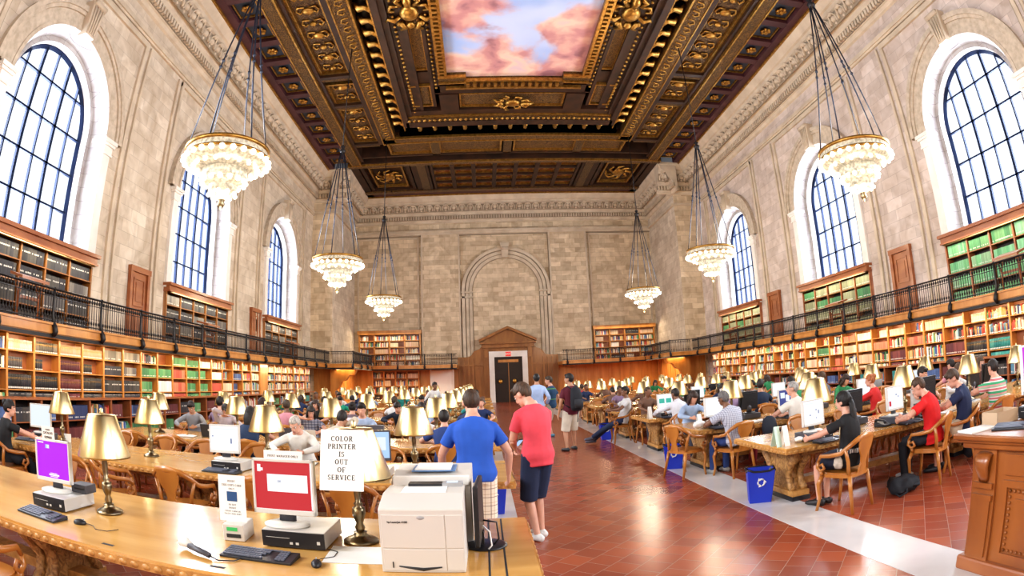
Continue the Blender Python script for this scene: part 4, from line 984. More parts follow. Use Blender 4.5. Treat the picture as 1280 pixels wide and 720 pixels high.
def pc(x,y,z,rz,lab,w=.40,d=.40,h=.105,silver=True):
    t=thing('desktop_computer',lab,'computer',(x,y,z),rz,'flat desktop computers')
    MB().box(-w/2,w/2,-d/2+.012,d/2,.008,h).build('case',M['pcsilver'] if silver else M['dgrey'],t,bevel=.004)
    b=MB(); b.box(-w/2+.002,w/2-.002,-d/2,-d/2+.012,.008,h-.004)
    for q in ((-w/2+.03,-w/2+.19,h*.6,h*.62),(w/2-.05,w/2-.03,.04,.06),(-.02,0,.03,.045),(.02,.04,.03,.045)): b.box(q[0],q[1],-d/2-.003,-d/2+.002,q[2],q[3],1)
    b.build('front_panel',[M['black'],M['silver']],t)
    MB().box(-w/2+.02,w/2-.02,-d/2+.03,d/2-.03,0,.01).build('foot_rail',M['black'],t)
    return t
def keyboard(x,y,z,rz,lab,sc=1):
    t=thing('computer_keyboard',lab,'keyboard',(x,y,z),rz,'computer keyboards')
    b=MB(); b.prism([(-.085,0),(.085,0),(.085,.028),(.06,.028),(-.085,.014)],-.235,.235,'x'); b.build('keyboard_base',M['black'],t,bevel=.003)
    b=MB()
    for r in range(5):
        n=[15,15,14,13,9][4-r]; yy=-.062+r*.027; zz=.017+r*.0033; xx=-.22
        for c in range(n):
            wk=.019 if not(r==0 and c==4) else .11
            b.box(xx,xx+wk-.003,yy,yy+.020,zz,zz+.008); xx+=wk
            if xx>.10: break
        for c in range(3): b.box(.125+c*.02,.142+c*.02,yy,yy+.02,zz,zz+.008)
    for c in range(4): b.box(-.22+c*.09,-.22+c*.09+.075,.066,.082,.029,.034)
    b.build('key_field',mat('key_grey',(.16,.17,.21),.5) if 'keys' not in M else M['keys'],t)
    return t
def mouse(x,y,z,rz,lab):
    t=thing('computer_mouse',lab,'mouse',(x,y,z),rz,'computer mice')
    b=MB(); b.ball((0,0,.012),(.031,.055,.026),12,8); b.build('mouse_body',M['black'],t)
    MB().box(-.003,.003,.015,.04,.030,.040).build('scroll_wheel',M['grey'],t)
    b=MB(); b.tube([(0,.05,.012),(.02,.12,.004),(.10,.16,.004),(.12,.26,.004),(.05,.33,.004)],.0025,5); b.build('cable',M['black'],t); return t
M['keys']=mat('key_grey',(.13,.14,.18),.5)
T=TZ+.001
# a small book-face alphabet: thick and thin strokes with slab serifs, unit cap height
SERIF={'I':(.42,[(.21,0,.21,1,.16)],[(.02,.40,0),(.02,.40,1)]),
 'L':(.72,[(.20,0,.20,1,.15),(.1,.03,.66,.03,.06),(.63,.0,.63,.24,.06)],[(.03,.40,0),(.03,.38,1)]),
 'T':(.78,[(.39,0,.39,1,.15),(.04,.97,.74,.97,.06),(.07,.78,.07,1,.06),(.71,.78,.71,1,.06)],[(.2,.58,0)]),
 'E':(.74,[(.20,0,.20,1,.15),(.1,.03,.66,.03,.06),(.1,.97,.63,.97,.06),(.2,.5,.5,.5,.06),(.64,0,.64,.24,.06),(.61,.78,.61,1,.06),(.5,.4,.5,.6,.05)],[]),
 'F':(.68,[(.20,0,.20,1,.15),(.1,.97,.62,.97,.06),(.2,.5,.48,.5,.06),(.60,.76,.60,1,.06),(.48,.4,.48,.6,.05)],[(.03,.40,0)]),
 'P':(.74,[(.20,0,.20,1,.15),(.2,.97,.44,.97,.06),(.2,.46,.44,.46,.06),('a',.44,.715,.20,.255,-90,90,.13)],[(.03,.40,0),(.03,.3,1)]),
 'R':(.84,[(.20,0,.20,1,.15),(.2,.97,.44,.97,.06),(.2,.48,.44,.48,.06),('a',.44,.725,.19,.245,-90,90,.13),(.42,.48,.70,.02,.14)],[(.03,.38,0),(.03,.3,1),(.6,.84,0)]),
 'N':(.86,[(.17,0,.17,1,.06),(.68,0,.68,1,.06),(.17,.97,.68,.03,.15)],[(.03,.32,0),(.02,.26,1),(.54,.83,1)]),
 'M':(1.02,[(.16,0,.16,1,.06),(.84,0,.84,1,.14),(.17,.97,.50,.05,.14),(.50,.05,.83,.97,.05)],[(.03,.3,0),(.68,1,0),(.03,.2,1),(.8,1,1)]),
 'U':(.84,[(.20,.3,.20,1,.15),(.67,.3,.67,1,.06),('a',.435,.3,.235,.27,180,360,.08)],[(.03,.38,1),(.53,.82,1)]),
 'V':(.84,[(.14,.98,.44,.02,.15),(.44,.02,.70,.98,.05)],[(.0,.32,1),(.56,.84,1)]),
 'Y':(.82,[(.41,0,.41,.45,.15),(.41,.42,.12,.98,.14),(.41,.42,.70,.98,.05)],[(.22,.60,0),(0,.3,1),(.56,.82,1)]),
 'A':(.84,[(.40,.98,.70,.02,.15),(.40,.98,.13,.02,.05),(.2,.33,.6,.33,.05)],[(0,.28,0),(.56,.86,0)]),
 'H':(.9,[(.20,0,.20,1,.15),(.70,0,.70,1,.15),(.2,.5,.7,.5,.06)],[(.03,.38,0),(.03,.38,1),(.52,.87,0),(.52,.87,1)]),
 'D':(.84,[(.20,0,.20,1,.15),(.2,.03,.38,.03,.06),(.2,.97,.38,.97,.06),('a',.38,.5,.35,.47,-90,90,.13)],[(.03,.3,0),(.03,.3,1)]),
 'O':(.88,[('a',.43,.5,.33,.47,0,360,.13)],[]),'C':(.82,[('a',.45,.5,.34,.47,45,315,.13),(.70,.70,.70,.97,.06)],[]),'G':(.88,[('a',.45,.5,.34,.47,45,320,.13),(.70,.70,.70,.97,.06),(.72,.02,.72,.42,.13)],[(.55,.86,.42)]),
 'S':(.64,[('a',.32,.735,.20,.225,30,270,.11),('a',.32,.265,.22,.235,-150,90,.11),(.53,.74,.53,.97,.05),(.09,.03,.09,.28,.05)],[])}
def serif_text(txt,h,parent,y,z):
    b=MB(); W=sum(.45 if c==' ' else SERIF[c][0]+.10 for c in txt)*h; x=-W/2; lay=[0]
    def stroke(x0,y0,x1,y1,w):
        w=max(w*1.25,.085); d=math.hypot(x1-x0,y1-y0) or 1e-6; nx,ny=-(y1-y0)/d*w/2,(x1-x0)/d*w/2; lay[0]+=1; yy=y-lay[0]*2e-6
        b.add([(x+p*h,yy,z-h/2+q*h) for p,q in ((x0-nx,y0-ny),(x1-nx,y1-ny),(x1+nx,y1+ny),(x0+nx,y0+ny))],[(0,1,2,3)])
    for c in txt:
        if c==' ': x+=.45*h; continue
        adv,st,se=SERIF[c]
        for s_ in st:
            if s_[0]=='a':
                _,cx,cy,rx,ry,a0,a1,w=s_; n=16
                for i in range(n):
                    t0,t1=math.radians(a0+(a1-a0)*i/n),math.radians(a0+(a1-a0)*(i+1)/n); wk=w*(.55+.75*abs(math.cos((t0+t1)/2)))
                    stroke(cx+rx*math.cos(t0),cy+ry*math.sin(t0),cx+rx*math.cos(t1),cy+ry*math.sin(t1),wk)
            else: stroke(*s_)
        for a,b_,yv in se: stroke(a,min(max(yv,.025),.975),b_,min(max(yv,.025),.975),.05)
        x+=(adv+.10)*h
    o=b.build('lettering',M['ink'],parent); return o
# --- near left table
pc(-3.33,3.32,T,.03,'black fronted desktop computer under the purple screen',.38,.42,.105)
monitor(-3.40,3.30,T+.106,.10,'monitor with a bright purple screen on the near table','s_purple',[(.03,.22,.93,.96,'s_mark'),(.28,.33,.80,.90,'s_blue'),(.33,.40,.80,.90,'s_dim'),(.40,.62,.13,.145,'s_mark'),(.36,.68,.07,.115,'s_mark'),(.40,.64,.035,.055,'s_mark')])
keyboard(-3.22,2.92,T,-.06,'black keyboard in front of the purple screen')
mouse(-2.83,2.97,T,-1.2,'dark optical mouse beside the near lamp')
d=thing('card_reader','black blocky card reader behind the purple screen','card reader',(-3.24,3.44,T+.106)); 
MB().box(-.06,.12,-.05,.09,0,.07).build('reader_body',M['dgrey'],d,bevel=.006); MB().box(-.02,.1,-.055,-.05,.03,.04).build('card_slot',M['ink'],d); d.location.y=3.46
def paper(name,lab,cat,x,y,z,w,h,rot,lines=(),size=.02,mt='paper',group=None,thick=.0015,sx=1,serif=()):
    o=MB().box(-w/2,w/2,-thick/2,thick/2,0,h).build(name,M[mt]); o.location=(x,y,z); o.rotation_euler=rot; tag(o,lab,cat,group)
    for tx,zz,sz in serif: serif_text(tx,sz,o,-thick/2-.0006,zz)
    for i,(tx,zz,sz) in enumerate(lines): mesh_text(tx,sz,o,(0,-thick/2-.0008,zz),(PI/2,0,0),M['ink'],off=sz*.03,sx=sx)
    return o
paper('paper_sign','small white paper notice taped on top of the purple monitor','sign',-3.43,3.30,T+.50,.15,.115,(.05,0,.10),[('PLEASE',.09,.016),('CATALOG',.065,.024),('EXPRESS',.03,.024)])
# print manager station
pc(-1.22,3.42,T,0,'silver desktop computer under the red screen',.42,.42,.115)
monitor(-1.305,3.35,T+.116,0,'monitor with a red screen and white dialog box','s_red',[(.0,1,.0,.012,'s_mark'),(.22,.92,.38,.74,'s_mark'),(.26,.86,.63,.645,'s_dim'),(.40,.46,.57,.62,'s_dark'),(.05,.11,.78,.93,'s_mark'),(.08,.15,.80,.86,'s_mark'),(.97,1,.03,1,'s_mark')],w=.43,h=.36)
paper('paper_sign','printed strip reading PRINT MANAGER ONLY on the red monitor','sign',-1.30,3.37,T+.116+.425,.27,.065,(-.06,0,0),[],serif=[('PRINT MANAGER ONLY',.03,.014)])
keyboard(-1.36,2.98,T,-.03,'black keyboard with silver top edge in front of the red screen')
mouse(-.985,2.93,T,.25,'black mouse on the yellow wood beside the printer')
t=thing('card_reader','beige card reader with a small green display','card reader',(-1.66,3.33,T),.10)
MB().box(-.075,.075,-.09,.13,0,.115).build('reader_body',M['beige'],t,bevel=.006); MB().box(-.045,.03,-.093,-.089,.07,.095).build('green_display',M['lcd'],t); MB().box(-.05,.05,-.094,-.089,.025,.05).build('card_slot',M['ink'],t)
o=paper('card_sign','white card sign with a blue card picture, standing on the beige reader','sign',-1.68,3.32,T+.117,.20,.31,(-.10,0,.04),[],serif=[('INSERT',.27,.012),('THIS COPY CARD',.243,.013),('ONLY',.218,.012),('DO NOT',.112,.011),('INSERT',.09,.011),('CREDIT CARDS OR',.068,.0095),('VALUE CARDS HERE',.05,.0095)])
MB().box(-.038,.038,-.0022,-.0008,.135,.20).build('card_picture',scr('card_blue',(.02,.16,.42),.5),o)
t=thing('barcode_scanner','grey hand-held barcode scanner lying on the table edge','scanner',(-1.80,2.90,T),.0)
b=MB(); b.tube([(.17,-.07,.022),(.06,-.02,.03),(-.01,.01,.035)],[(.018,.018),(.022,.02),(.024,.022)],8); b.build('grip',M['dgrey'],t)
b=MB(); b.tube([(.0,.01,.035),(-.04,.03,.04),(-.08,.05,.045)],[(.022,.022),(.035,.026),(.048,.032)],10); b.build('scan_head',M['silver'],t)
b=MB(); b.tube([(.17,-.07,.02),(.24,-.09,.006),(.33,-.06,.006),(.36,.02,.006)],.004,5); b.build('cable',M['black'],t)
o=MB().box(-.20,.20,-.17,.17,0,.0015).build('paper_sheet',M['paper']); o.location=(-.785,3.18,T); o.rotation_euler=(0,0,.06); tag(o,'white sheets of paper around the signed lamp','paper')
# hanging notice on the lamp
paper('paper_sign','white notice reading COLOR PRINTER IS OUT OF SERVICE hung on the lamp','sign',-.862,3.165,T+.405,.27,.37,(-.28,0,0),[],serif=[('COLOR',.315,.030),('PRINTER',.268,.030),('IS',.221,.030),('OUT',.174,.030),('OF',.127,.030),('SERVICE',.080,.030)])
# printers
def printer(x,y,rz,lab,w,d,h,second=False):
    t=thing('laser_printer',lab,'printer',(x,y,T),rz,None)
    b=MB(); b.prism([(-d/2,0),(d/2,0),(d/2,h),(-d/2+.17,h),(-d/2+.004,h-.05),(-d/2,h-.06)],-w/2,w/2,'x'); b.build('printer_body',M['beige'],t,bevel=.005)
    if not second:
        b=MB(); b.box(-w/2+.10,w/2-.10,-d/2+.19,-d/2+.40,h,h+.004); b.build('output_tray',M['white'],t)
        b=MB(); b.box(-w/2+.12,w/2-.13,-d/2+.36,-d/2+.44,h+.001,h+.02); b.build('paper_exit',M['black'],t)
        b=MB(); b.box(w/2-.13,w/2-.012,-d/2+.36,-d/2+.44,h,h+.022); b.build('control_panel',M['grey'],t); MB().box(w/2-.105,w/2-.04,-d/2+.375,-d/2+.42,h+.022,h+.025).build('panel_display',M['s_dim'],t)
        b=MB(); b.box(-w/2+.012,w/2-.10,-d/2-.004,-d/2+.002,.145,h-.085); b.box(w/2-.095,w/2-.006,-d/2-.004,-d/2+.002,.145,h-.085); b.build('front_door',M['beige'],t,bevel=.003)
        b=MB(); b.box(-w/2+.012,w/2-.10,-d/2-.004,-d/2+.002,.012,.14); b.box(w/2-.095,w/2-.006,-d/2-.004,-d/2+.002,.012,.14); p=b.build('paper_drawer',M['beige'],t,bevel=.003)
        b=MB(); b.tube([(-.13,-d/2-.006,.04),(0,-d/2-.006,.022),(.1,-d/2-.006,.036)],[(.004,.002),(.01,.002),(.004,.002)],6,side=(0,0,1)); b.box(-w/2+.06,-w/2+.066,-d/2-.007,-d/2-.003,.03,.065); b.build('drawer_grip',M['ink'],p)
        b=MB(); b.ball((0,-d/2-.001,h-.10),(.026,.006,.013),12,6); b.build('latch_badge',M['grey'],t)
        mesh_text('hp LaserJet 4100',.016,t,(-w/2+.10,-d/2-.0052,h-.125),(PI/2,0,0),M['ink'],off=.0004)
    else:
        b=MB(); b.box(-w/2+.12,w/2-.1,-d/2+.10,-d/2+.36,h,h+.006); b.build('blue_tray',mat('tray_blue',(.10,.22,.45),.4),t); b=MB(); b.box(-w/2+.14,w/2-.13,-d/2+.12,-d/2+.38,h+.006,h+.016); b.build('paper_stack',M['paper'],t)
        b=MB(); b.box(-w/2+.01,w/2-.01,-d/2-.012,-d/2+.01,h-.075,h-.01); b.build('top_lip',M['white'],t,bevel=.006); b=MB(); b.box(-w/2+.03,-w/2+.10,-d/2-.004,-d/2,h-.15,h-.09); b.tube([(-w/2+.08,-d/2-.01,h-.11),(-w/2+.14,-d/2-.03,h-.12),(-w/2+.18,-d/2-.02,h-.17)],.008,6); b.build('power_socket',M['dgrey'],t)
        b=MB(); b.box(-w/2+.2,-w/2+.3,-d/2-.002,-d/2,h-.16,h-.145); b.build('rating_label',M['silver'],t)
    return t
printer(-.37,3.10,0,'beige laser printer with a paper drawer at the front of the near table',.45,.42,.42)
printer(-.365,3.70,0,'pale grey printer with a blue tray behind the beige printer',.50,.46,.46,True)
t=thing('flat_panel_display','black flat display seen edge-on, on a round black base by the printers','monitor',(-.055,3.42,T),PI/2-.06)
MB().box(-.24,.16,.0,.03,.05,.43).build('display_housing',M['black'],t,bevel=.008)
b=MB(); b.lathe([(.13,0),(.13,.008),(.11,.014),(0,.016)],(-.02,-.02,0),28); b.build('round_base',M['black'],t); MB().box(-.05,.01,-.01,.02,.012,.1).build('stand_neck',M['black'],t)
b=MB(); b.tube([(-.12,-.01,.16),(-.12,-.05,.12),(-.12,-.06,.03),(-.14,-.04,.012)],.006,6); b.build('white_cable',M['white'],t)
b=MB(); b.tube([(-.06,-.01,.18),(-.04,-.09,.16),(-.04,-.10,.05),(-.05,-.07,.016)],.006,6); b.build('black_cable',M['black'],t)

# --- second left table and others
pc(-2.98,6.02,T,-.05,'dark desktop computer on the second left table',.40,.38,.11)
monitor(-3.08,6.02,T+.111,.08,'monitor with a pale blue web page on the second left table','s_white',[(.1,.9,.86,.9,'s_dim'),(.06,.1,.55,.6,'s_dark'),(.72,.77,.3,.5,'s_dark'),(.3,.5,.62,.64,'s_dim')])
keyboard(-3.0,5.74,T,-.05,'black keyboard on the second left table')
monitor(-1.25,6.0,T+.10,.12,'light blue monitor behind the signed lamp','s_blue',[(.5,.9,.3,.8,'s_dim')],body='dgrey')
pc(-1.25,6.02,T,0,'desktop computer under the light blue monitor behind the signed lamp',.4,.36,.098)
o=MB().box(-.16,.16,-.04,.04,0,.05).build('router_box',M['dgrey']); o.location=(-1.28,6.06,T+.10+.415); tag(o,'small dark box lying on top of the light blue monitor','box')
monitor(-6.78,6.35,T+.10,.35,'monitor with a blank white screen at the wall end of the second table','s_dim',body='silver',w=.42,h=.36)
pc(-6.75,6.38,T,.35,'dark desktop computer under the blank white screen',.4,.36,.098,False)
keyboard(-6.75,6.0,T,.35,'dark keyboard in front of the blank white screen')
paper('paper_sign','white folded notice on the wall end of the second left table','sign',-6.2,6.4,T,.16,.14,(-.15,0,.4))
for i,(dx,w_,d_,h_,c,l) in enumerate([(0,.26,.2,.035,(.10,.30,.42),'teal blue hardback at the bottom of the stack on the second left table'),(.03,.24,.19,.03,(.45,.42,.36),'grey hardback in the middle of the stack on the second left table'),(-.01,.22,.17,.028,(.22,.25,.20),'dark green book on the stack on the second left table'),(.04,.20,.15,.02,(.62,.58,.48),'cream paperback on top of the stack on the second left table')]):
    z=T+[0,.036,.067,.096][i]
    b=MB(); b.box(-w_/2,w_/2,-d_/2,d_/2,0,.004,0); b.box(-w_/2,w_/2,-d_/2,d_/2,h_-.004,h_,0); b.box(-w_/2,-w_/2+.005,-d_/2,d_/2,0,h_,0); b.box(-w_/2+.005,w_/2-.006,-d_/2+.005,d_/2-.006,.004,h_-.004,1)
    o=b.build('book',[mat('cloth',c,.6),M['paper']]); o.location=(-.45+dx,5.92,z); o.rotation_euler=(0,0,RND.uniform(-.3,.3)); tag(o,l,'book','stacked books on the second left table')
def open_book(x,y,rz,lab):
    t=thing('open_book',lab,'book',(x,y,T),rz,'open books on the tables')
    MB().box(-.21,.21,-.14,.14,0,.005).build('cover',M['dgrey'],t)
    for e in (-1,1):
        b=MB(); P=[(0,.006),(e*.04,.024),(e*.12,.02),(e*.2,.008),(e*.2,.005),(0,.005)]; b.prism(P,-.13,.13,'y'); b.build('page_block',M['paper'],t)
    return t
open_book(-2.35,6.72,.1,'open book in front of the reader in the white shirt')
open_book(-5.45,9.0,.2,'white open book on the third left table'); open_book(4.75,8.95,.1,'open book on the second right table by the older man'); open_book(6.55,5.98,.3,'open book in front of the man in the navy polo')
def laptop(x,y,rz,lab,col='black',screen='s_dim'):
    """hinge at +y side; the lid leans back, screen faces -y"""
    t=thing('laptop',lab,'laptop',(x,y,T),rz,'laptops on the tables')
    MB().box(-.17,.17,-.12,.12,0,.018).build('laptop_base',M[col],t,bevel=.003)
    MB().box(-.15,.15,-.03,.1,.018,.0195).build('key_field',M['keys'],t)
    b=MB(); b.M=Matrix.Translation((0,.12,.018))@Matrix.Rotation(-.25,4,'X'); b.box(-.17,.17,0,.009,0,.225); l=b.build('lid',M[col],t,bevel=.003)
    b=MB(); b.M=Matrix.Translation((0,.12,.018))@Matrix.Rotation(-.25,4,'X'); b.quad((-.155,-.001,.012),(.155,-.001,.012),(.155,-.001,.213),(-.155,-.001,.213)); b.build('screen',M[screen],l)
    b=MB(); b.M=Matrix.Translation((0,.12,.018))@Matrix.Rotation(-.25,4,'X'); b.ball((0,.0095,.12),(.02,.002,.02),10,6); b.build('lid_badge',M['silver'],l); return t
laptop(-5.0,9.28,PI+.05,'black laptop with a round lid badge on the third left table'); laptop(-2.98,9.12,PI-.1,'silver laptop on the third left table, nearer the aisle','silver'); laptop(-3.45,9.35,PI+.2,'dark laptop before the woman in the patterned shirt','dgrey')
laptop(-4.1,12.5,PI,'silver laptop on the fourth left table','silver'); laptop(3.9,15.3,.3,'grey laptop on the fourth right table','dgrey'); laptop(7.65,6.25,.2,'silver laptop beside the man in the striped shirt','silver','s_grey'); laptop(5.4,15.0,0,'silver laptop further along the fourth right table','silver','s_white')
# right rows
A=[(4.06,6.12,.22,'monitor with a white web page beside the woman with the ponytail','s_white',[(.1,.5,.85,.9,'s_dim'),(.62,.68,.55,.6,'s_dark'),(.75,.8,.4,.55,'s_dark'),(.3,.36,.35,.4,'s_dark'),(.62,.66,.2,.24,'s_dark')]),
 (5.57,6.12,.18,'monitor with a white page and red box beside the man in the red polo','s_white',[(.08,.22,.12,.36,'s_red'),(.55,.62,.6,.66,'s_dark'),(.7,.76,.5,.56,'s_dark')]),
 (3.86,9.0,.25,'blank white monitor beside the man in the checked shirt','s_white',[]),
 (5.36,9.0,.2,'monitor showing a dark blue picture collage','s_navy',[(.1,.4,.5,.85,'s_dim'),(.45,.7,.3,.7,'s_white'),(.75,.92,.5,.8,'s_blue')]),
 (3.92,11.9,.2,'monitor with a white and green page on the third right table','s_white',[(.08,.45,.35,.7,'s_green'),(.55,.92,.35,.7,'s_green')]),
 (7.3,9.0,.1,'white monitor in front of the red-haired reader','s_white',[]),(8.9,9.05,.1,'pale monitor at the wall end of the second right table','s_dim',[]),
 (6.9,11.95,.1,'white monitor in the middle of the third right table','s_white',[]),(5.5,11.95,.1,'pale monitor on the third right table near the dark haired man','s_dim',[]),(5.9,14.9,.1,'white monitor on the fourth right table','s_white',[])]
for x,y,rz,l,sn,mk in A:
    pc(x,y,T,rz*.5,'desktop computer at the %s right table, under the %s'%(ORD[int((y-5.5)/2.9)],l.split(' beside')[0].split(' at the')[0].split(' on the')[0].split(' in front')[0].split(' in the')[0].replace('monitor with a ','').replace('monitor showing a ','')),.38,.36,.10,False); monitor(x,y,T+.101,rz,l,sn,mk,body='silver')
    keyboard(x+.03,y-.34,T,rz*.5,'keyboard before the '+l.replace('monitor with a ','').replace('monitor showing a ','').split(' beside')[0]+' monitor, %s right table'%ORD[int((y-5.5)/2.9)]) if x<5.45 or y<8 else None
for x,y,rz,l in [(5.18,6.72,PI+.15,'black monitor seen from behind, between the two white monitors of the first right table'),(6.93,6.75,PI+.05,'black monitor seen from behind, past the man in the red polo'),(9.08,6.9,PI-.4,'grey monitor turned away at the wall end of the first right table'),(4.86,9.66,PI+.1,'black monitor seen from behind on the second right table'),(6.5,9.66,PI,'second black monitor seen from behind on the second right table'),(4.8,12.55,PI+.1,'black monitor seen from behind on the third right table'),(8.4,6.85,PI+.1,'dark monitor back behind the striped shirt')]:
    monitor(x,y,T+.10,rz,l,'s_dim',body='black',w=.42,h=.34); pc(x,y,T,rz,'desktop computer under a black monitor at the %s right table, %s from the aisle'%(ORD[int((y-5.5)/2.9)],ORD[int((x-3.4)/1.4)]),.38,.34,.099,False)
for x,y,c,l in [(3.42,6.02,(.62,.80,.70),'pale green folded card standing on the first right table'),(3.53,6.0,(.86,.85,.82),'white folded card standing on the first right table'),(3.56,8.98,(.86,.85,.82),'white card standing at the end of the second right table'),(3.56,11.95,(.86,.85,.82),'white card standing at the end of the third right table')]:
    b=MB(); b.prism([(-.06,0),(-.001,.25),(.001,.25),(.06,0),(.057,0),(0,.243),(-.057,0)],-.045,.045,'x'); m_=mat('card',c,.8); o=b.build('tent_card',m_); o.location=(x,y,T); o.rotation_euler=(0,0,.25); tag(o,l,'card')
def phone(x,y,rz,lab):
    t=thing('desk_telephone',lab,'telephone',(x,y,T),rz); b=MB(); b.prism([(-.1,0),(.1,0),(.1,.07),(-.1,.03)],-.09,.09,'x'); b.build('telephone_base',M['black'],t,bevel=.006)
    b=MB(); b.tube([(-.05,-.09,.06),(-.05,-.05,.085),(-.05,.05,.095),(-.05,.1,.085)],[(.03,.022),(.02,.015),(.02,.015),(.03,.022)],8); b.build('handset',M['black'],t); return t
phone(5.22,6.02,.2,'black telephone on the first right table'); phone(6.02,5.98,-.2,'black card reader box by the man in the red polo')
for i,(x,y,l) in enumerate([(3.49,8.80,'crumpled white paper bag at the end of the second right table'),(3.78,6.05,'white cable adapter beside the folded cards')]):
    b=MB(); b.ball((0,0,.06),(.12,.09,.06),12,8); o=b.build('paper_bag',M['paper']); tx=bpy.data.textures.new('crumple','CLOUDS'); tx.noise_scale=.05; md=o.modifiers.new('s','SUBSURF'); md.levels=1; md.render_levels=1; md=o.modifiers.new('d','DISPLACE'); md.texture=tx; md.strength=.05; md.mid_level=.5
    o.location=(x,y,T+(.03 if i==0 else .015)); o.scale=(1,1,1) if i==0 else (.5,.8,.5); tag(o,l,'bag')

# --- recycling bins
def bin_(x,y,rz,lab):
    t=thing('recycling_bin',lab,'bin',(x,y,0),rz,'blue recycling bins'); bl=M.setdefault('binblue',mat('bin_blue',(.02,.05,.50),.4))
    b=MB()
    def ring(w,d,z): return [(-w,-d,z),(w,-d,z),(w,d,z),(-w,d,z)]
    b.add(ring(.145,.10,0)+ring(.185,.135,.44)+ring(.17,.12,.44)+ring(.13,.09,.02),[(3,2,1,0)]+[(i,(i+1)%4,4+(i+1)%4,4+i) for i in range(4)]+[(4+i,4+(i+1)%4,8+(i+1)%4,8+i) for i in range(4)]+[(8+i,8+(i+1)%4,12+(i+1)%4,12+i) for i in range(4)]+[(12,13,14,15)]); b.build('bin_body',bl,t,bevel=.012)
    b=MB(); P=[(.19*math.copysign(abs(math.cos(a))**.35,math.cos(a)),.14*math.copysign(abs(math.sin(a))**.35,math.sin(a)),.435+.012*math.sin(5*a)) for a in [2*PI*k/32 for k in range(32)]]; b.tube(P,.014,6,closed=True); b.add([(p[0]*.96,p[1]*.95,.43) for p in P]+[(p[0]*.8,p[1]*.8,.36) for p in P],[(i,(i+1)%32,32+(i+1)%32,32+i) for i in range(32)]+[tuple(range(63,31,-1))]); b.build('bin_liner',M['black'],t)
    b=MB()    # recycling mark: three bent arrows
    for k in range(3):
        a0=PI/2+k*2*PI/3
        P=[(.045*math.cos(a0+u),-.126,.28+.045*math.sin(a0+u)) for u in (-.75,-.2,.35)]
        b.tube(P,.011,4,side=(0,1,0)); u=.8; c=(.045*math.cos(a0+u),.28+.045*math.sin(a0+u)); d_=(-math.sin(a0+u),math.cos(a0+u)); n_=(math.cos(a0+u),math.sin(a0+u))
        q=[(c[0]-n_[0]*.024-d_[0]*.02,c[1]-n_[1]*.024-d_[1]*.02),(c[0]+n_[0]*.024-d_[0]*.02,c[1]+n_[1]*.024-d_[1]*.02),(c[0]+d_[0]*.022,c[1]+d_[1]*.022)]
        b.prism(q,-.124,-.130,'y')
    b.build('recycling_mark',M['paper'],t); return t
bin_(3.40,6.42,-.35,'blue recycling bin with a black liner at the first right table'); bin_(3.30,9.62,-.3,'blue recycling bin at the second right table'); bin_(3.2,14.9,0,'blue recycling bin at the fourth right table'); bin_(.02,7.32,.2,'blue recycling bin at the aisle end of the second left table')

# --- service desk on the right
t=thing('service_desk','carved red-brown wooden service desk with a panelled front','desk',(3.53,0,0))
DW=mat('mahogany',(.22,.065,.014),.35,col2=(.32,.105,.022),scale=2.5,detail=4,stretch=(1,1,.25),coat=.35)
MB().box(0,1.3,-1.6,2.86,.1,1.0).build('desk_carcass',DW,t)
MB().box(-.05,1.35,-1.6,2.91,0,.12).build('plinth',M['woodr'],t,bevel=.02)
b=MB(); b.box(-.13,1.45,-1.6,3.0,1.055,1.10); b.box(-.10,1.4,-1.6,2.97,1.03,1.06); b.box(-.07,1.4,-1.6,2.93,.985,1.035); b.build('desk_top',DW,t,bevel=.012)
for y in (2.70,1.1):
    b=MB(); b.box(-.03,.02,y-.12,y+.12,.12,.99); b.box(-.05,.0,y-.09,y+.09,.15,.62); b.box(-.06,0,y-.11,y+.11,.60,.64); b.box(-.06,0,y-.11,y+.11,.69,.73)
    b.tube([(-.02,y,.95),(-.075,y,.93),(-.085,y,.86),(-.05,y,.78),(-.04,y,.74)],[(.085,.02),(.09,.028),(.075,.028),(.06,.022),(.05,.016)],8,side=(0,1,0)); b.build('carved_pilaster',DW,t)
b=MB()
for y0,y1 in ((1.28,2.5),(-.3,.92)):
    b.box(-.02,0,y0,y1,.80,.95)
    for a in (y0,y1-.05): b.box(-.025,0,a,a+.05,.16,.76)
    for z in (.16,.71): b.box(-.025,0,y0+.05,y1-.05,z,z+.05)
    n=24
    for k in range(n):
        for z in (.235,.685): b.ball((-.012,y0+.08+(y1-y0-.16)*k/(n-1),z),.014,6,4)
    for k in range(11):
        for y in (y0+.08,y1-.08): b.ball((-.012,y,.235+.45*k/10),.014,6,4)
    b.box(-.018,0,y0+.14,y1-.14,.29,.63)
b.build('front_panel',DW,t)
D=1.101
keyboard(3.72,2.50,D,-1.2,'black keyboard on the service desk')
o=MB().box(-.15,.15,-.1,.1,0,.012).build('paper_stack',M['paper']); o.location=(3.59,2.87,D); o.rotation_euler=(0,0,-.2); tag(o,'loose white papers on the service desk','paper')
b=MB(); b.box(-.15,.15,-.1,.1,0,.004); 
for q in ((-.15,.15,-.1,-.094),(-.15,.15,.094,.1),(-.15,-.144,-.1,.1),(.144,.15,-.1,.1)): b.box(*q,0,.10)
o=b.build('cardboard_tray',mat('cardboard',(.50,.36,.24),.8)); o.location=(3.92,2.86,D); o.rotation_euler=(0,0,-.1); tag(o,'open brown cardboard tray on the service desk','tray')
pc(4.26,2.60,D,-1.45,'dark desktop computer on the service desk',.34,.36,.10,False)
monitor(4.35,2.66,D+.101,-.55,'monitor with a magenta screen at the edge of the service desk','s_mag',[],body='white',w=.42,h=.40)
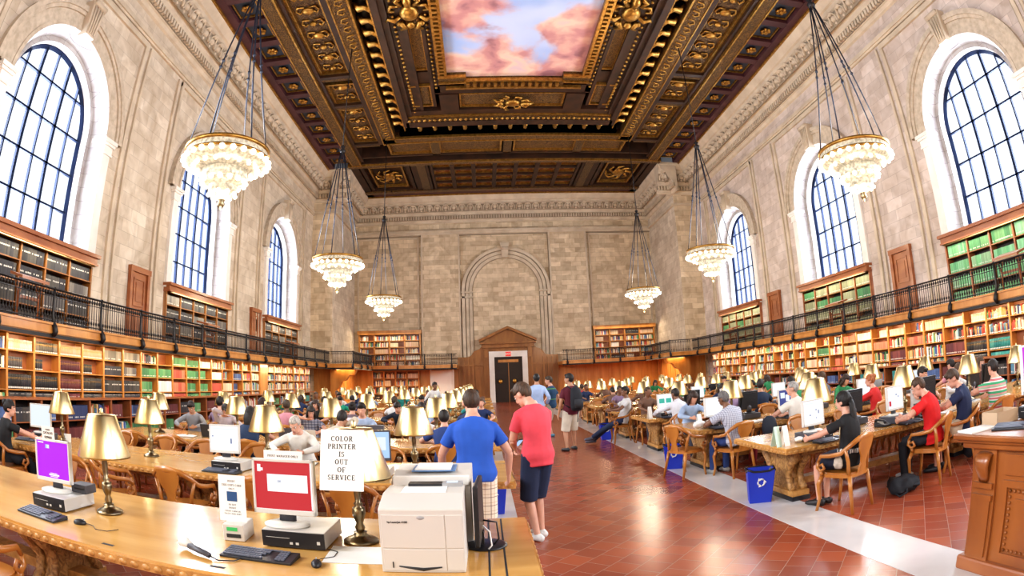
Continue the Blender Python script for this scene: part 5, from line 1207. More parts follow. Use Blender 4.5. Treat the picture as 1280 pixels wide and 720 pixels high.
# ================================================================== PEOPLE
V=Vector
def ik(a,t,l1,l2,pole):
    d=t-a; L=min(d.length,(l1+l2)*.995); d.normalize(); x=(l1*l1-l2*l2+L*L)/(2*L); h=math.sqrt(max(l1*l1-x*x,0))
    p=V(pole); p=p-d*p.dot(d); p=p.normalized() if p.length>1e-5 else d.orthogonal()
    return a+d*x+p*h, a+d*L
def vox(name,mb,size,m,parent=None,smooth=6,tmp=[None]):
    me=mb.mesh(name,m); o=bpy.data.objects.new(name,me); COL.objects.link(o)
    r=o.modifiers.new('r','REMESH'); r.mode='VOXEL'; r.voxel_size=size; r.use_smooth_shade=True
    s=o.modifiers.new('s','SMOOTH'); s.factor=.5; s.iterations=smooth
    dg=bpy.context.evaluated_depsgraph_get(); n=bpy.data.meshes.new_from_object(o.evaluated_get(dg)); n.name=name
    o.modifiers.clear(); o.data=n; bpy.data.meshes.remove(me)
    n.polygons.foreach_set('use_smooth',[True]*len(n.polygons)); o.parent=parent; return o
SK={'light':(.66,.36,.26),'tan':(.50,.27,.17),'brown':(.22,.105,.06),'dark':(.10,.048,.03)}
def skin(k): 
    if 'skin_'+k not in M:
        M['skin_'+k]=mat('skin_'+k,SK[k],.5,col2=tuple(v*.85 for v in SK[k]),scale=8)
    return M['skin_'+k]
def cloth(col,rough=.85):
    k='cloth_%.2f_%.2f_%.2f'%col
    if k not in M: M[k]=mat(k,col,rough,col2=tuple(v*.8 for v in col),scale=5,detail=3,bump=.15)
    return M[k]
def pattern(name,cols,scale,axis='Z',second=None):
    """striped or checked cloth from object coordinates"""
    m,N,L,b=nodes(name); tc=N.new('ShaderNodeTexCoord'); sp=N.new('ShaderNodeSeparateXYZ'); L.new(tc.outputs['Object'],sp.inputs[0])
    def stripes(ax,sc,cl):
        ml=N.new('ShaderNodeMath'); ml.operation='MULTIPLY'; ml.inputs[1].default_value=sc; L.new(sp.outputs[ax],ml.inputs[0]); fr=N.new('ShaderNodeMath'); fr.operation='FRACT'; L.new(ml.outputs[0],fr.inputs[0])
        rp=N.new('ShaderNodeValToRGB'); rp.color_ramp.interpolation='CONSTANT'; cr=rp.color_ramp
        while len(cr.elements)<len(cl): cr.elements.new(.5)
        for e,(p,c) in zip(cr.elements,cl): e.position=p
        for e,(p,c) in zip(cr.elements,cl): e.color=(*c,1)
        L.new(fr.outputs[0],rp.inputs[0]); return rp
    a=stripes(axis,scale,cols)
    if second:
        c=stripes(*second); mx=N.new('ShaderNodeMix'); mx.data_type='RGBA'; mx.blend_type='MULTIPLY'; mx.inputs['Factor'].default_value=1; L.new(a.outputs[0],mx.inputs['A']); L.new(c.outputs[0],mx.inputs['B']); L.new(mx.outputs['Result'],b.inputs['Base Color'])
    else: L.new(a.outputs[0],b.inputs['Base Color'])
    b.inputs['Roughness'].default_value=.85; return m
def hair_m(c):
    k='hair_%.2f'%c[0]
    if k not in M: M[k]=mat(k,c,.6,col2=tuple(v*.45 for v in c),scale=55,detail=2,stretch=(1,1,.25),bump=.6)
    return M[k]
def person(lab,loc,rz,H=1.75,sit=False,lean=0.,side=0.,twist=0.,head=(0,0,0),lh=None,rh=None,lf=None,rf=None,shirt=(.3,.3,.3),pants=(.05,.05,.07),sk='light',hair=(.05,.03,.02),style='short',
           sleeve='short',legs='long',shoes=(.05,.05,.05),bulk=1.,vx=.012,hips=None,lpole=None,rpole=None,kneeL=None,kneeR=None,collar=False,group=None,hem=-.13,skirt=False,eyes=True,fem=False,turn=None,beard=False):
    k=H/1.75; pz=.634 if sit else .95*k
    P=V((0,-.04 if sit else 0,pz))
    if hips: P=V(hips)
    Rm=Matrix.Rotation(twist,3,'Z')@Matrix.Rotation(side,3,'Y')@Matrix.Rotation(-lean,3,'X')
    U=Rm@V((0,0,1)); Fw=Rm@V((0,1,0)); Rr=Rm@V((1,0,0))
    sw=(.165 if fem else .18)*k
    C=lambda u,f=0.,r=0.: P+U*u*k+Fw*f*k+Rr*r
    S={-1:C(.415,0,-sw),1:C(.415,0,sw)}
    Hh={-1:V(lh) if lh else (C(.0,.12,-.27) if not sit else P+V((-.2,.42,.215))),1:V(rh) if rh else (C(.0,.12,.27) if not sit else P+V((.2,.42,.215)))}
    Eb={}
    for e in (-1,1):
        pole=(lpole if e<0 else rpole) or ((Rr*e*1.0-Fw*.5-U*.15) if sit else (Rr*e*.6-Fw*.8-U*.4))
        Eb[e],Hh[e]=ik(S[e],Hh[e],.29*k,.255*k,pole)
    hip={e:P+V((e*.09*k,0,-.04)) for e in (-1,1)}
    if sit: ft={-1:V(lf) if lf else V((-.12,.41,.085)),1:V(rf) if rf else V((.12,.41,.085))}
    else: ft={-1:V(lf) if lf else V((-.10,0,.085*k)),1:V(rf) if rf else V((.10,0,.085*k))}
    Kn={}
    for e in (-1,1):
        kp=(kneeL if e<0 else kneeR) or ((e*.12,1,.9) if sit else (0,1,0))
        Kn[e],ft[e]=ik(hip[e],ft[e],.44*k,(.455 if sit else .42)*k,V(kp))
    # head frame
    hm=Matrix.Rotation(head[1],3,'Z')@Rm@Matrix.Rotation(lean*.5,3,'X')@Matrix.Rotation(head[2],3,'Y')@Matrix.Rotation(-head[0],3,'X')
    nb=C(.515,.008); Hc=nb+(hm@V((0,.028,.142)))*k
    HM=Matrix.Translation(Hc)@hm.to_4x4()@Matrix.Scale(k,4)
    b=MB()
    secs=[(-.10,.12,.09),(-.03,.16,.112),(.05,.155,.11),(.17,.14 if not fem else .125,.10),(.29,.158,.112),(.375,.172 if not fem else .152,.108),(.43,.158 if not fem else .14,.095),(.47,.112,.078),(.50,.078,.066),(.55,.056,.056)]
    def torso(m,lo,hi,gx,gy,flare=0):
        pts=[];rs=[]
        n=14
        for i in range(n+1):
            t=lo+(hi-lo)*i/n; j=0
            while j<len(secs)-2 and secs[j+1][0]<t: j+=1
            q=min(max((t-secs[j][0])/(secs[j+1][0]-secs[j][0]),0),1); rx=secs[j][1]+(secs[j+1][1]-secs[j][1])*q; ry=secs[j][2]+(secs[j+1][2]-secs[j][2])*q
            hunch=-.03*math.sin(max(0,min(1,(t-.05)/.45))*PI)
            fl_=flare*max(0,min(1,(.10-t)/.12)); pts.append(C(t,hunch)); rs.append((rx*bulk*k+gx+fl_,ry*bulk*k+gy+fl_))
        m.tube(pts,rs,14,side=Rr)
    torso(b,-.10,.55,0,0)
    b.tube([C(.48),nb,nb.lerp(Hc,.7)],[.062*k,.056*k,.055*k],10)
    b.M=HM; b.ball((0,-.008,.025),(.076,.098,.10),14,10); b.ball((0,.022,-.045),(.058,.072,.072),12,8); b.tube([(0,.088,.03),(0,.108,-.005),(0,.112,-.022),(0,.09,-.03)],[.011,.013,.016,.012],7); b.ball((0,.08,.034),(.05,.02,.014),8,5); b.ball((0,.078,-.085),(.024,.02,.018),8,5); b.ball((0,.085,-.052),(.026,.014,.012),8,5)
    for e in (-1,1): b.ball((e*.077,-.012,-.005),(.011,.024,.034),8,6)
    b.M=None
    for e in (-1,1):
        b.tube([C(.395,0,e*sw*.5),S[e],S[e].lerp(Eb[e],.5),Eb[e]],[r_*k*bulk for r_ in (.055,.050,.046,.038)],10); b.tube([C(.48,-.01,e*.03),C(.452,-.008,e*sw*.55),C(.42,0,e*sw)],[.05*k,.042*k,.036*k],8)
        b.tube([Eb[e],Eb[e].lerp(Hh[e],.3),Hh[e]],[.039*k,.041*k,.026*k],10)
        d=(Hh[e]-Eb[e]).normalized(); n_=Rr*e; n_=(n_-d*n_.dot(d)).normalized(); w_=d.cross(n_)*e
        pl=Hh[e]+d*.085*k
        b.tube([Hh[e]-d*.01,Hh[e]+d*.03*k,pl],[(.026*k,.021*k),(.040*k,.020*k),(.041*k,.017*k)],8,side=w_)
        for fi,(o_,l_) in enumerate(((-.030,.062),(-.010,.075),(.010,.070),(.030,.054))):
            f0=pl+w_*o_*k*.98-d*.01; f1=f0+d*l_*.55*k-n_*.012*k; f2=f1+d*l_*.40*k-n_*.028*k
            b.tube([f0,f1,f2],[.0105*k,.0095*k,.0075*k],6)
        t0=Hh[e]+d*.02*k-w_*.028*k; b.tube([t0,t0+d*.03*k-w_*.03*k,t0+d*.065*k-w_*.036*k-n_*.012*k],[.014*k,.0115*k,.009*k],6)
        b.tube([hip[e]+V((0,0,.05*k)),hip[e].lerp(Kn[e],.35),Kn[e]],[.088*k*bulk,.078*k*bulk,.054*k],12)
        b.tube([Kn[e],Kn[e].lerp(ft[e],.3),ft[e]],[.054*k,.056*k,.034*k],10)
        fd=V((e*.12,1,0)).normalized()
        if turn: fd=V(turn).normalized()
        b.tube([ft[e]-fd*.05*k+V((0,0,-.045*k)),ft[e]+fd*.05*k+V((0,0,-.045*k)),ft[e]+fd*.16*k+V((0,0,-.058*k))],[.036*k,.042*k,.024*k],8)
        b.tube([ft[e]+V((0,0,.02)),ft[e]-fd*.02*k+V((0,0,-.04*k))],.034*k,8)
    body=vox('person',b,vx,[skin(sk)],smooth=4 if vx<.014 else 3)
    tag(body,lab,'person',group)
    # clothing
    sm=shirt if not isinstance(shirt,tuple) else cloth(shirt); pm=pants if not isinstance(pants,tuple) else cloth(pants)
    c=MB(); torso(c,hem,.50,.016,.016,.022)
    for e in (-1,1):
        if sleeve=='short':
            en=S[e].lerp(Eb[e],.62); c.tube([C(.385,0,e*sw*.45),S[e]-U*.006*k,en],[.060*k*bulk,.060*k*bulk,.066*k*bulk],10); c.tube([C(.475,-.01,e*.035),C(.452,-.008,e*sw*.55),C(.425,0,e*sw)],[.052*k,.050*k,.044*k],8)
        elif sleeve=='long':
            c.tube([C(.385,0,e*sw*.45),S[e]-U*.006*k,Eb[e]],[.060*k,.060*k*bulk,.052*k],10); c.tube([C(.475,-.01,e*.035),C(.452,-.008,e*sw*.55),C(.425,0,e*sw)],[.052*k,.050*k,.044*k],8); c.tube([Eb[e],Hh[e].lerp(Eb[e],.08)],[.052*k,.040*k],10)
    if collar: c.tube([C(.495),C(.545,.0)],[.072*k,.064*k],12)
    vox('shirt' if sleeve!='none' else 'sleeveless_top',c,max(vx,.011),[sm],body,smooth=8)
    c=MB()
    if skirt:
        kn=(Kn[-1]+Kn[1])/2; c.tube([C(.10),P,P.lerp(kn,.5),P.lerp(kn,.92)],[(.15*k,.11*k),(.19*k,.14*k),(.21*k,.13*k),(.20*k,.12*k)],14,side=V((1,0,0)))
    else:
        torso(c,-.12,.06,.012,.014)
        for e in (-1,1):
            if legs=='shorts':
                en=Kn[e].lerp(hip[e],.02); kn2=Kn[e]+(ft[e]-Kn[e])*.10 if not sit else Kn[e]
                c.tube([hip[e]+V((0,0,.05)),hip[e].lerp(Kn[e],.4),kn2],[.102*k*bulk,.100*k*bulk,.094*k*bulk],12)
            else:
                c.tube([hip[e]+V((0,0,.05)),hip[e].lerp(Kn[e],.4),Kn[e]],[.100*k*bulk,.09*k*bulk,.066*k],12); c.tube([Kn[e],Kn[e].lerp(ft[e],.4),ft[e]+V((0,0,-.02))],[.066*k,.066*k,.055*k],12)
    vox('skirt' if skirt else ('shorts' if legs=='shorts' else 'trousers'),c,max(vx,.012),[pm],body,smooth=8)
    for e in (-1,1):
        c=MB(); fd=V((e*.12,1,0)).normalized()
        if turn: fd=V(turn).normalized()
        c.tube([ft[e]-fd*.075*k+V((0,0,-.045*k)),ft[e]-fd*.02*k+V((0,0,-.035*k)),ft[e]+fd*.07*k+V((0,0,-.045*k)),ft[e]+fd*.165*k+V((0,0,-.055*k)),ft[e]+fd*.20*k+V((0,0,-.06*k))],[(.036*k,.038*k),(.044*k,.048*k),(.048*k,.040*k),(.046*k,.030*k),(.03*k,.02*k)],10,side=(fd.y,-fd.x,0))
        c.build('shoe',[cloth(shoes,.5)],body)
    # hair
    if style!='bald':
        c=MB(); nu,nv=22,14; vs=[];keep=[]
        for i in range(nv+1):
            t=PI/2-PI*i/nv
            for j in range(nu):
                a=2*PI*j/nu; x,y,z=.0845*math.cos(t)*math.cos(a),.108*math.cos(t)*math.sin(a),.106*math.sin(t)
                if style in('short','crop'): z+= .012*max(0,math.sin(t)); 
                if style=='crop': x,y,z=x*.965,y*.965,(z-.012*max(0,math.sin(t)))*.99
                vs.append((x,y-.012,z+.028))
        fs=[]
        for i in range(nv):
            for j in range(nu):
                q=(i*nu+j,i*nu+(j+1)%nu,(i+1)*nu+(j+1)%nu,(i+1)*nu+j); cx=sum(vs[p][0] for p in q)/4; cy=sum(vs[p][1] for p in q)/4; cz=sum(vs[p][2] for p in q)/4
                low=-.072 if style in('short','crop') else -.11
                sh_=style in('short','crop'); lim=(.074 if sh_ and style=='crop' else .062) if cy>.045 else ((.026 if cy>-.045 else low) if sh_ else (.015 if cy>.0 else low))
                if cz>lim: fs.append(q[::-1])
        c.M=HM; c.add(vs,fs,0,True)
        if style=='short': c.ball((0,.055,.10),(.062,.045,.028),10,6)
        if style=='long':
            c.tube([(0,-.06,.05),(0,-.10,-.06),(0,-.10,-.17),(0,-.08,-.26)],[(.075,.045),(.085,.05),(.08,.04),(.05,.03)],12,side=(1,0,0))
            for e in (-1,1): c.tube([(e*.06,.02,.06),(e*.083,.0,-.04),(e*.085,-.02,-.16)],[(.03,.03),(.02,.045),(.015,.04)],8)
        if style=='ponytail':
            c.ball((0,-.11,.02),(.03,.03,.03),8,6); c.tube([(0,-.105,.02),(0,-.125,-.06),(0,-.125,-.16),(.0,-.135,-.28),(.0,-.13,-.38)],[(.03,.026),(.048,.034),(.052,.034),(.045,.03),(.015,.015)],10,side=(1,0,0))
        if style=='bun': c.ball((0,-.10,.07),(.05,.045,.05),10,7)
        if style=='cap': c.tube([(0,.05,.075),(0,.12,.065),(0,.17,.05)],[(.07,.012),(.065,.01),(.04,.006)],10,side=(1,0,0))
        ho=c.build('cap' if style=='cap' else 'hair',[hair_m(hair)],body); md=ho.modifiers.new('t','SOLIDIFY'); md.thickness=.012; md.offset=-.6
    if eyes:
        for e in (-1,1):
            c=MB(); c.M=HM; c.ball((e*.030,.083,.012),(.013,.008,.0075),8,6,0); c.ball((e*.030,.0895,.012),(.0055,.003,.0055),6,5,1); c.build('eye',[M['white'],M['ink']],body)
        c=MB(); c.M=HM; c.tube([(-.024,.092,-.058),(0,.098,-.055),(.024,.092,-.058)],[.004,.006,.004],6); c.build('mouth',[cloth((.45,.16,.14),.5)],body)
        for e in (-1,1):
            c=MB(); c.M=HM; c.tube([(e*.012,.094,.034),(e*.032,.092,.038),(e*.052,.080,.032)],.004,5); c.build('eyebrow',[hair_m(hair)],body)
    if beard: pass
    body.location=(loc[0],loc[1],loc[2] if len(loc)>2 else 0); body.rotation_euler=(0,0,rz)
    if sit: SITTERS.append((body,rz))
    return body
SITTERS=[]
JEANS=(.035,.055,.12); KH=(.58,.50,.38)
# --- the two men at the printer
plaid=pattern('plaid_cotton',[(0,(.80,.70,.56)),(.42,(.30,.20,.16)),(.50,(.80,.70,.56)),(.80,(.55,.42,.30)),(.86,(.80,.70,.56))],11,'X',('Z',11,[(0,(1,1,1)),(.42,(.42,.34,.34)),(.5,(1,1,1)),(.8,(.75,.66,.55)),(.86,(1,1,1))]))
person('man in a bright blue t-shirt and checked shorts leaning over the second left table',(-.13,5.30),.10,1.80,lean=.20,head=(.15,.05,0),lh=(-.30,.22,.855),rh=(.34,.16,.855),lpole=(-.8,-.5,0),rpole=(.8,-.6,0),lf=(-.12,-.12,.085),rf=(.12,-.08,.085),shirt=(.025,.11,.52),pants=plaid,legs='shorts',hair=(.07,.035,.018),style='crop',shoes=(.6,.6,.6),bulk=1.06,vx=.010,hem=-.10,hips=(0,-.06,.93),eyes=False)
person('man in a coral red t-shirt and navy shorts looking down at his phone',(.53,5.98),.55,1.82,lean=.16,head=(.55,.25,0),lh=(-.05,.36,1.02),rh=(.10,.36,1.00),lpole=(-.7,-.5,-.3),rpole=(.7,-.5,-.4),lf=(-.06,-.02,.085),rf=(.09,.10,.085),shirt=(.80,.085,.12),pants=(.018,.03,.075),legs='shorts',hair=(.10,.055,.03),style='short',shoes=(.8,.8,.78),bulk=1.0,vx=.010,hem=-.14)
# --- the group standing in the aisle
mar=person('young man in a maroon t-shirt and khaki shorts wearing a backpack',(2.0,13.2),.35,1.86,head=(.0,.55,0),lh=(-.30,.10,.86),rh=(.30,.08,.85),lf=(-.16,-.02,.085),rf=(.14,.14,.085),shirt=(.13,.018,.035),pants=(.66,.60,.50),legs='shorts',hair=(.02,.014,.012),sk='tan',shoes=(.04,.05,.06),bulk=1.1,vx=.014)
t=thing('backpack','black backpack worn by the young man in maroon','backpack',(2.0,13.2,0),.35)
b=MB(); b.tube([(0,-.26,.98),(0,-.285,1.08),(0,-.27,1.30),(0,-.23,1.48),(0,-.2,1.52)],[(.13,.07),(.16,.11),(.15,.10),(.12,.07),(.06,.04)],14,side=(1,0,0)); b.build('pack_body',cloth((.02,.022,.03)),t)
b=MB(); b.tube([(0,-.36,1.04),(0,-.38,1.14),(0,-.36,1.24)],[(.10,.03),(.12,.045),(.10,.03)],10,side=(1,0,0)); b.build('front_pocket',cloth((.035,.037,.045)),t)
for e in (-1,1):
    b=MB(); b.tube([(e*.10,-.2,1.49),(e*.12,-.06,1.56),(e*.13,.10,1.50),(e*.15,.15,1.36),(e*.19,.04,1.15),(e*.15,-.18,1.05)],(.025,.006),6,side=(1,0,0)); b.build('shoulder_strap',cloth((.02,.022,.03)),t)
b=MB(); b.tube([(.02,-.28,.98),(.03,-.26,.85),(.02,-.25,.7)],.012,5); b.build('hanging_strap',cloth((.02,.022,.03)),t)
person('youth in a navy and green t-shirt standing beside the maroon shirted man',(1.92,16.6),.9,1.82,head=(.1,.35,0),shirt=pattern('navy_green_jersey',[(0,(.02,.06,.13)),(.55,(.10,.30,.06)),(.62,(.02,.06,.13)),(.8,(.02,.07,.14))],3.2,'Z'),pants=(.45,.38,.30),legs='shorts',hair=(.08,.05,.03),shoes=(.1,.3,.45),vx=.017,lf=(-.1,-.05,.085),rf=(.1,.12,.085))
person('man in a light blue shirt walking away down the aisle',(1.42,15.6),-.05,1.90,shirt=(.42,.55,.82),pants=(.30,.27,.22),sleeve='long',hair=(.015,.012,.012),sk='tan',vx=.016,eyes=False,rf=(.10,.15,.085),lf=(-.1,-.1,.085))
person('boy in a navy t-shirt facing the camera beyond the red shirted man',(-.12,13.3),PI+.05,1.60,sit=True,shirt=(.02,.04,.13),pants=(.05,.05,.06),hair=(.14,.08,.05),vx=.015)
person('man in a white shirt standing at the fifth left table',(-1.85,19.8),PI+.6,1.75,lean=.15,shirt=(.74,.74,.75),sk='brown',hair=(.02,.015,.012),vx=.018,sleeve='long')
person('dark haired man in a pale blue shirt seated at the fifth left table',(-1.85,16.28),PI,1.72,sit=True,lean=.2,head=(.35,0,0),shirt=(.45,.58,.75),hair=(.015,.012,.012),sk='tan',vx=.018)
# --- left tables
person('man in a white shirt bent over an open book at the second left table',(-2.62,7.62),PI,1.74,sit=True,lean=.42,head=(.35,.0,0),lh=(-.16,.50,.855),rh=(.20,.50,.855),shirt=(.80,.78,.72),sleeve='long',hair=(.62,.56,.50),style='crop',collar=True,vx=.011,bulk=1.1)
person('woman in a black t-shirt using a keyboard at the wall end of the table',(-6.62,5.40),-.35,1.66,sit=True,lean=.12,head=(.1,-.5,0),lh=(-.15,.48,.855),rh=(.22,.50,.855),shirt=(.016,.016,.018),pants=(.02,.02,.025),hair=(.012,.009,.010),style='bun',fem=True,vx=.012)
person('man in a grey top reading beside the black laptop',(-6.02,10.36),PI+.25,1.72,sit=True,lean=.28,head=(.4,0,0),lh=(-.15,.46,.855),rh=(.2,.46,.855),shirt=(.30,.31,.34),sleeve='long',hair=(.03,.022,.02),sk='tan',vx=.015)
person('person in a pale sweater and dark beanie leaning on one hand',(-5.22,10.38),PI+.5,1.70,sit=True,lean=.30,side=.1,head=(.4,.3,0),lh=(-.1,.42,.855),rh=(.06,.24,1.12),shirt=(.50,.44,.47),sleeve='long',hair=(.03,.03,.05),style='cap',vx=.015)
person('dark haired person in a navy t-shirt seen from behind beyond the lamp',(-3.72,8.22),.1,1.72,sit=True,lean=.1,shirt=(.03,.055,.12),hair=(.028,.018,.03),style='long',fem=True,vx=.013,eyes=False)
person('woman in a patterned grey shirt resting her cheek on her hand',(-3.35,10.36),PI+.2,1.66,sit=True,lean=.25,head=(.3,.2,0),lh=(-.15,.45,.855),rh=(.08,.26,1.10),shirt=pattern('mottled_shirt',[(0,(.30,.32,.40)),(.5,(.12,.13,.20)),(.8,(.42,.42,.46))],19,'Z',('X',17,[(0,(1,1,1)),(.5,(.6,.6,.65))])),hair=(.03,.02,.018),style='long',fem=True,vx=.014)
person('woman in a black scoop top reading at the fourth left table',(-4.15,13.3),PI,1.66,sit=True,lean=.12,head=(.3,0,0),shirt=(.02,.02,.024),sleeve='none',hair=(.05,.025,.018),style='long',fem=True,vx=.015)
person('person in a green t-shirt at the fifth left table',(-4.35,16.27),PI+.4,1.70,sit=True,lean=.25,head=(.3,0,0),shirt=(.02,.36,.24),hair=(.02,.016,.014),vx=.018)
person('person in a mauve top seen from behind at the fourth left table',(-5.75,11.1),.05,1.78,sit=True,lean=.05,shirt=(.30,.22,.32),hair=(.02,.015,.014),vx=.016,eyes=False)
person('person with a dark bun in a pink printed t-shirt seen from behind',(-2.72,11.15),.1,1.70,sit=True,lean=.18,shirt=pattern('pink_print',[(0,(.14,.10,.12)),(.3,(.70,.36,.44)),(.62,(.60,.55,.58)),(.78,(.14,.10,.12))],2.6,'Z'),hair=(.02,.012,.012),style='bun',fem=True,vx=.015,eyes=False)
person('person in a dark navy jacket slumped forward at the fourth left table',(-2.05,13.36),PI-.1,1.70,sit=True,lean=.50,head=(.3,0,0),shirt=(.022,.03,.055),sleeve='long',hair=(.02,.016,.014),vx=.016)
person('black haired reader in a white top with head bowed behind the lamp',(-1.30,10.35),PI+.1,1.68,sit=True,lean=.45,head=(.5,0,0),shirt=(.72,.72,.72),hair=(.013,.011,.012),sk='tan',vx=.014)
person('person in a dark blue top seated behind the blue shirted man',(-.62,8.20),.1,1.66,sit=True,lean=.25,shirt=(.03,.06,.20),hair=(.02,.015,.014),vx=.014,eyes=False)
# --- right tables
wm=person('woman with a long black ponytail in a black top and dark skirt',(4.02,5.33),.36,1.68,sit=True,lean=.06,head=(.1,.05,0),lh=(-.20,.44,.855),rh=(.17,.46,.855),lf=(-.05,.36,.085),rf=(.09,.34,.085),shirt=(.018,.017,.022),pants=(.016,.02,.04),sleeve='short',hair=(.010,.009,.011),style='ponytail',fem=True,vx=.010,skirt=True,shoes=(.03,.025,.025),eyes=False)
b=MB(); b.tube([(-.03,-.16,.69),(-.12,-.125,.70),(-.165,-.03,.71),(-.12,.06,.70)],(.032,.010),6,side=(0,0,1)); b.tube([(-.03,-.16,.69),(.05,-.165,.69),(.13,-.12,.70),(.165,-.03,.71)],(.032,.010),6,side=(0,0,1)); b.build('patterned_belt',pattern('zigzag',[(0,(.75,.72,.68)),(.5,(.06,.06,.08))],40,'X'),wm)
t=thing('shoulder_bag','small cream beaded bag with a long strap hung on the woman','bag',(4.02,5.33,0),.36)
b=MB(); b.tube([(-.21,-.02,.52),(-.215,-.02,.56),(-.215,-.02,.62),(-.21,-.02,.66)],[(.05,.02),(.07,.03),(.06,.028),(.03,.015)],10,side=(0,1,0)); b.build('pouch',M['carved'],t)
b=MB(); b.tube([(-.215,-.02,.66),(-.215,-.04,.85),(-.195,-.03,1.0),(-.13,-.02,1.075),(-.11,.05,1.06)],.008,6); b.build('strap',M['abrass'],t)
person('older man in a grey checked shirt leaning towards a blank monitor',(3.92,8.31),.24,1.76,sit=True,lean=.22,side=-.16,head=(.05,.25,0),lh=(-.28,.40,.855),rh=(.16,.45,.855),rf=(.10,.36,.085),lf=(-.16,.40,.085),shirt=pattern('grey_check',[(0,(.52,.54,.62)),(.75,(.26,.27,.34))],34,'X',('Z',34,[(0,(1,1,1)),(.75,(.62,.62,.68))])),pants=(.03,.06,.20),sk='brown',hair=(.20,.19,.19),style='crop',shoes=(.35,.34,.32),bulk=1.1,vx=.011,collar=True)
person('man in a white shirt seated at the third right table with arms stretched left',(3.98,11.2),.10,1.75,sit=True,lean=.2,head=(.1,.3,0),lh=(-.42,.36,.855),rh=(-.05,.5,.855),shirt=(.72,.73,.78),sleeve='long',pants=(.30,.26,.2),sk='brown',hair=(.03,.025,.025),style='crop',vx=.012,collar=True)
person('young man in a white t-shirt and jeans sitting sideways with crossed legs',(3.42,14.0),PI/2-.05,1.80,sit=True,lean=-.18,head=(.05,.15,0),lh=(-.15,.30,.855),rh=(.10,.32,.855),lf=(.02,.95,.12),rf=(.10,.80,.085),shirt=(.66,.66,.66),pants=(.03,.05,.12),sk='brown',hair=(.013,.011,.011),style='short',shoes=(.12,.14,.2),vx=.012,kneeL=(0,.3,1),kneeR=(0,.3,1))
person('man in a bright red polo shirt writing at the first right table',(5.60,5.38),.42,1.78,sit=True,lean=.22,head=(.45,.15,0),lh=(-.26,.40,.855),rh=(.06,.46,.855),lf=(-.1,.36,.085),rf=(.13,.40,.085),shirt=(.62,.012,.014),pants=(.02,.022,.03),hair=(.10,.06,.035),style='crop',shoes=(.5,.5,.48),bulk=1.05,vx=.010,collar=True,legs='long')
person('man in a navy polo and khaki shorts turned sideways over a book',(6.36,5.42),.66,1.80,sit=True,lean=.12,head=(.5,.2,0),lh=(-.12,.46,.855),rh=(.12,.46,.855),lf=(-.12,.38,.085),rf=(.12,.34,.085),shirt=(.018,.03,.085),pants=KH,legs='shorts',hair=(.09,.055,.035),style='short',shoes=(.03,.03,.035),vx=.011,collar=True,bulk=1.03)
person('man in a green, red and white striped shirt with his back turned',(7.33,5.44),-.10,1.80,sit=True,lean=.12,head=(.05,-.1,0),lh=(-.22,.34,.98),rh=(.25,.45,.855),shirt=pattern('rugby_stripes',[(0,(.05,.33,.16)),(.25,(.72,.70,.66)),(.36,(.55,.16,.18)),(.58,(.72,.70,.66)),(.68,(.32,.42,.30)),(.86,(.66,.25,.28))],7.5,'Z'),pants=(.25,.2,.15),hair=(.03,.022,.02),style='crop',bulk=1.15,vx=.011,eyes=False)
person('red haired woman in a red jacket at the second right table',(7.0,8.33),.5,1.66,sit=True,lean=.12,head=(.1,.3,0),lh=(-.2,.44,.855),rh=(.15,.46,.855),shirt=(.62,.03,.03),sleeve='long',hair=(.50,.17,.06),style='bun',fem=True,vx=.012,eyes=False)
person('grey haired man in a white shirt at the second right table',(5.12,8.32),.35,1.78,sit=True,lean=.06,head=(.0,.5,0),shirt=(.74,.70,.64),hair=(.42,.40,.38),style='crop',vx=.012,collar=True,bulk=1.12)
person('dark haired man in a navy top at the third right table',(5.97,11.2),-.15,1.76,sit=True,lean=.05,head=(.0,-.5,0),shirt=(.02,.035,.075),hair=(.03,.02,.018),sk='tan',vx=.014)
person('person in a dark grey top facing away at the third right table',(7.75,11.2),.3,1.78,sit=True,lean=.08,shirt=(.14,.14,.17),hair=(.10,.07,.05),vx=.014,eyes=False)
person('woman with long brown hair seated across the first right table',(9.6,7.6),PI-.3,1.68,sit=True,lean=.05,head=(.1,.2,0),shirt=(.11,.05,.04),sleeve='long',hair=(.10,.045,.025),style='long',fem=True,vx=.013)
person('dark haired person across the first right table behind the grey monitor',(7.55,7.6),PI+.2,1.74,sit=True,lean=.15,head=(.2,.2,0),shirt=(.60,.58,.55),hair=(.03,.02,.018),vx=.013)
person('person in a white top across the first right table near the lamp',(8.6,7.6),PI,1.7,sit=True,lean=.3,head=(.3,.0,0),shirt=(.74,.73,.72),sleeve='long',hair=(.12,.07,.045),vx=.013)
# held / dropped things
t=thing('smartphone','small dark phone in the hands of the man in red','phone',(0,0,0)); 
MB().box(-.035,.035,-.005,.005,-.07,.07).build('phone_case',M['black'],t,bevel=.003); MB().box(-.03,.03,-.006,-.005,-.06,.06).build('screen',M['s_blue'],t)
t.location=(.345,6.315,1.07); t.rotation_euler=(.9,0,.55)
t=thing('backpack','black backpack slumped on the floor under the red shirted man','backpack',(5.02,5.30,0),.4)
b=MB(); b.tube([(-.33,0,.05),(-.22,.0,.09),(0,.02,.12),(.18,0,.095),(.29,-.02,.05)],[(.08,.05),(.19,.085),(.22,.11),(.18,.09),(.09,.05)],12,side=(0,1,0)); pk=b.build('pack_body',cloth((.012,.013,.018)),t); tx=bpy.data.textures.new('folds','CLOUDS'); tx.noise_scale=.16
for nm_,ty in (('s','SUBSURF'),('d','DISPLACE')):
    md=pk.modifiers.new(nm_,ty)
    if ty=='SUBSURF': md.levels=2; md.render_levels=2
    else: md.texture=tx; md.strength=.14; md.mid_level=.5
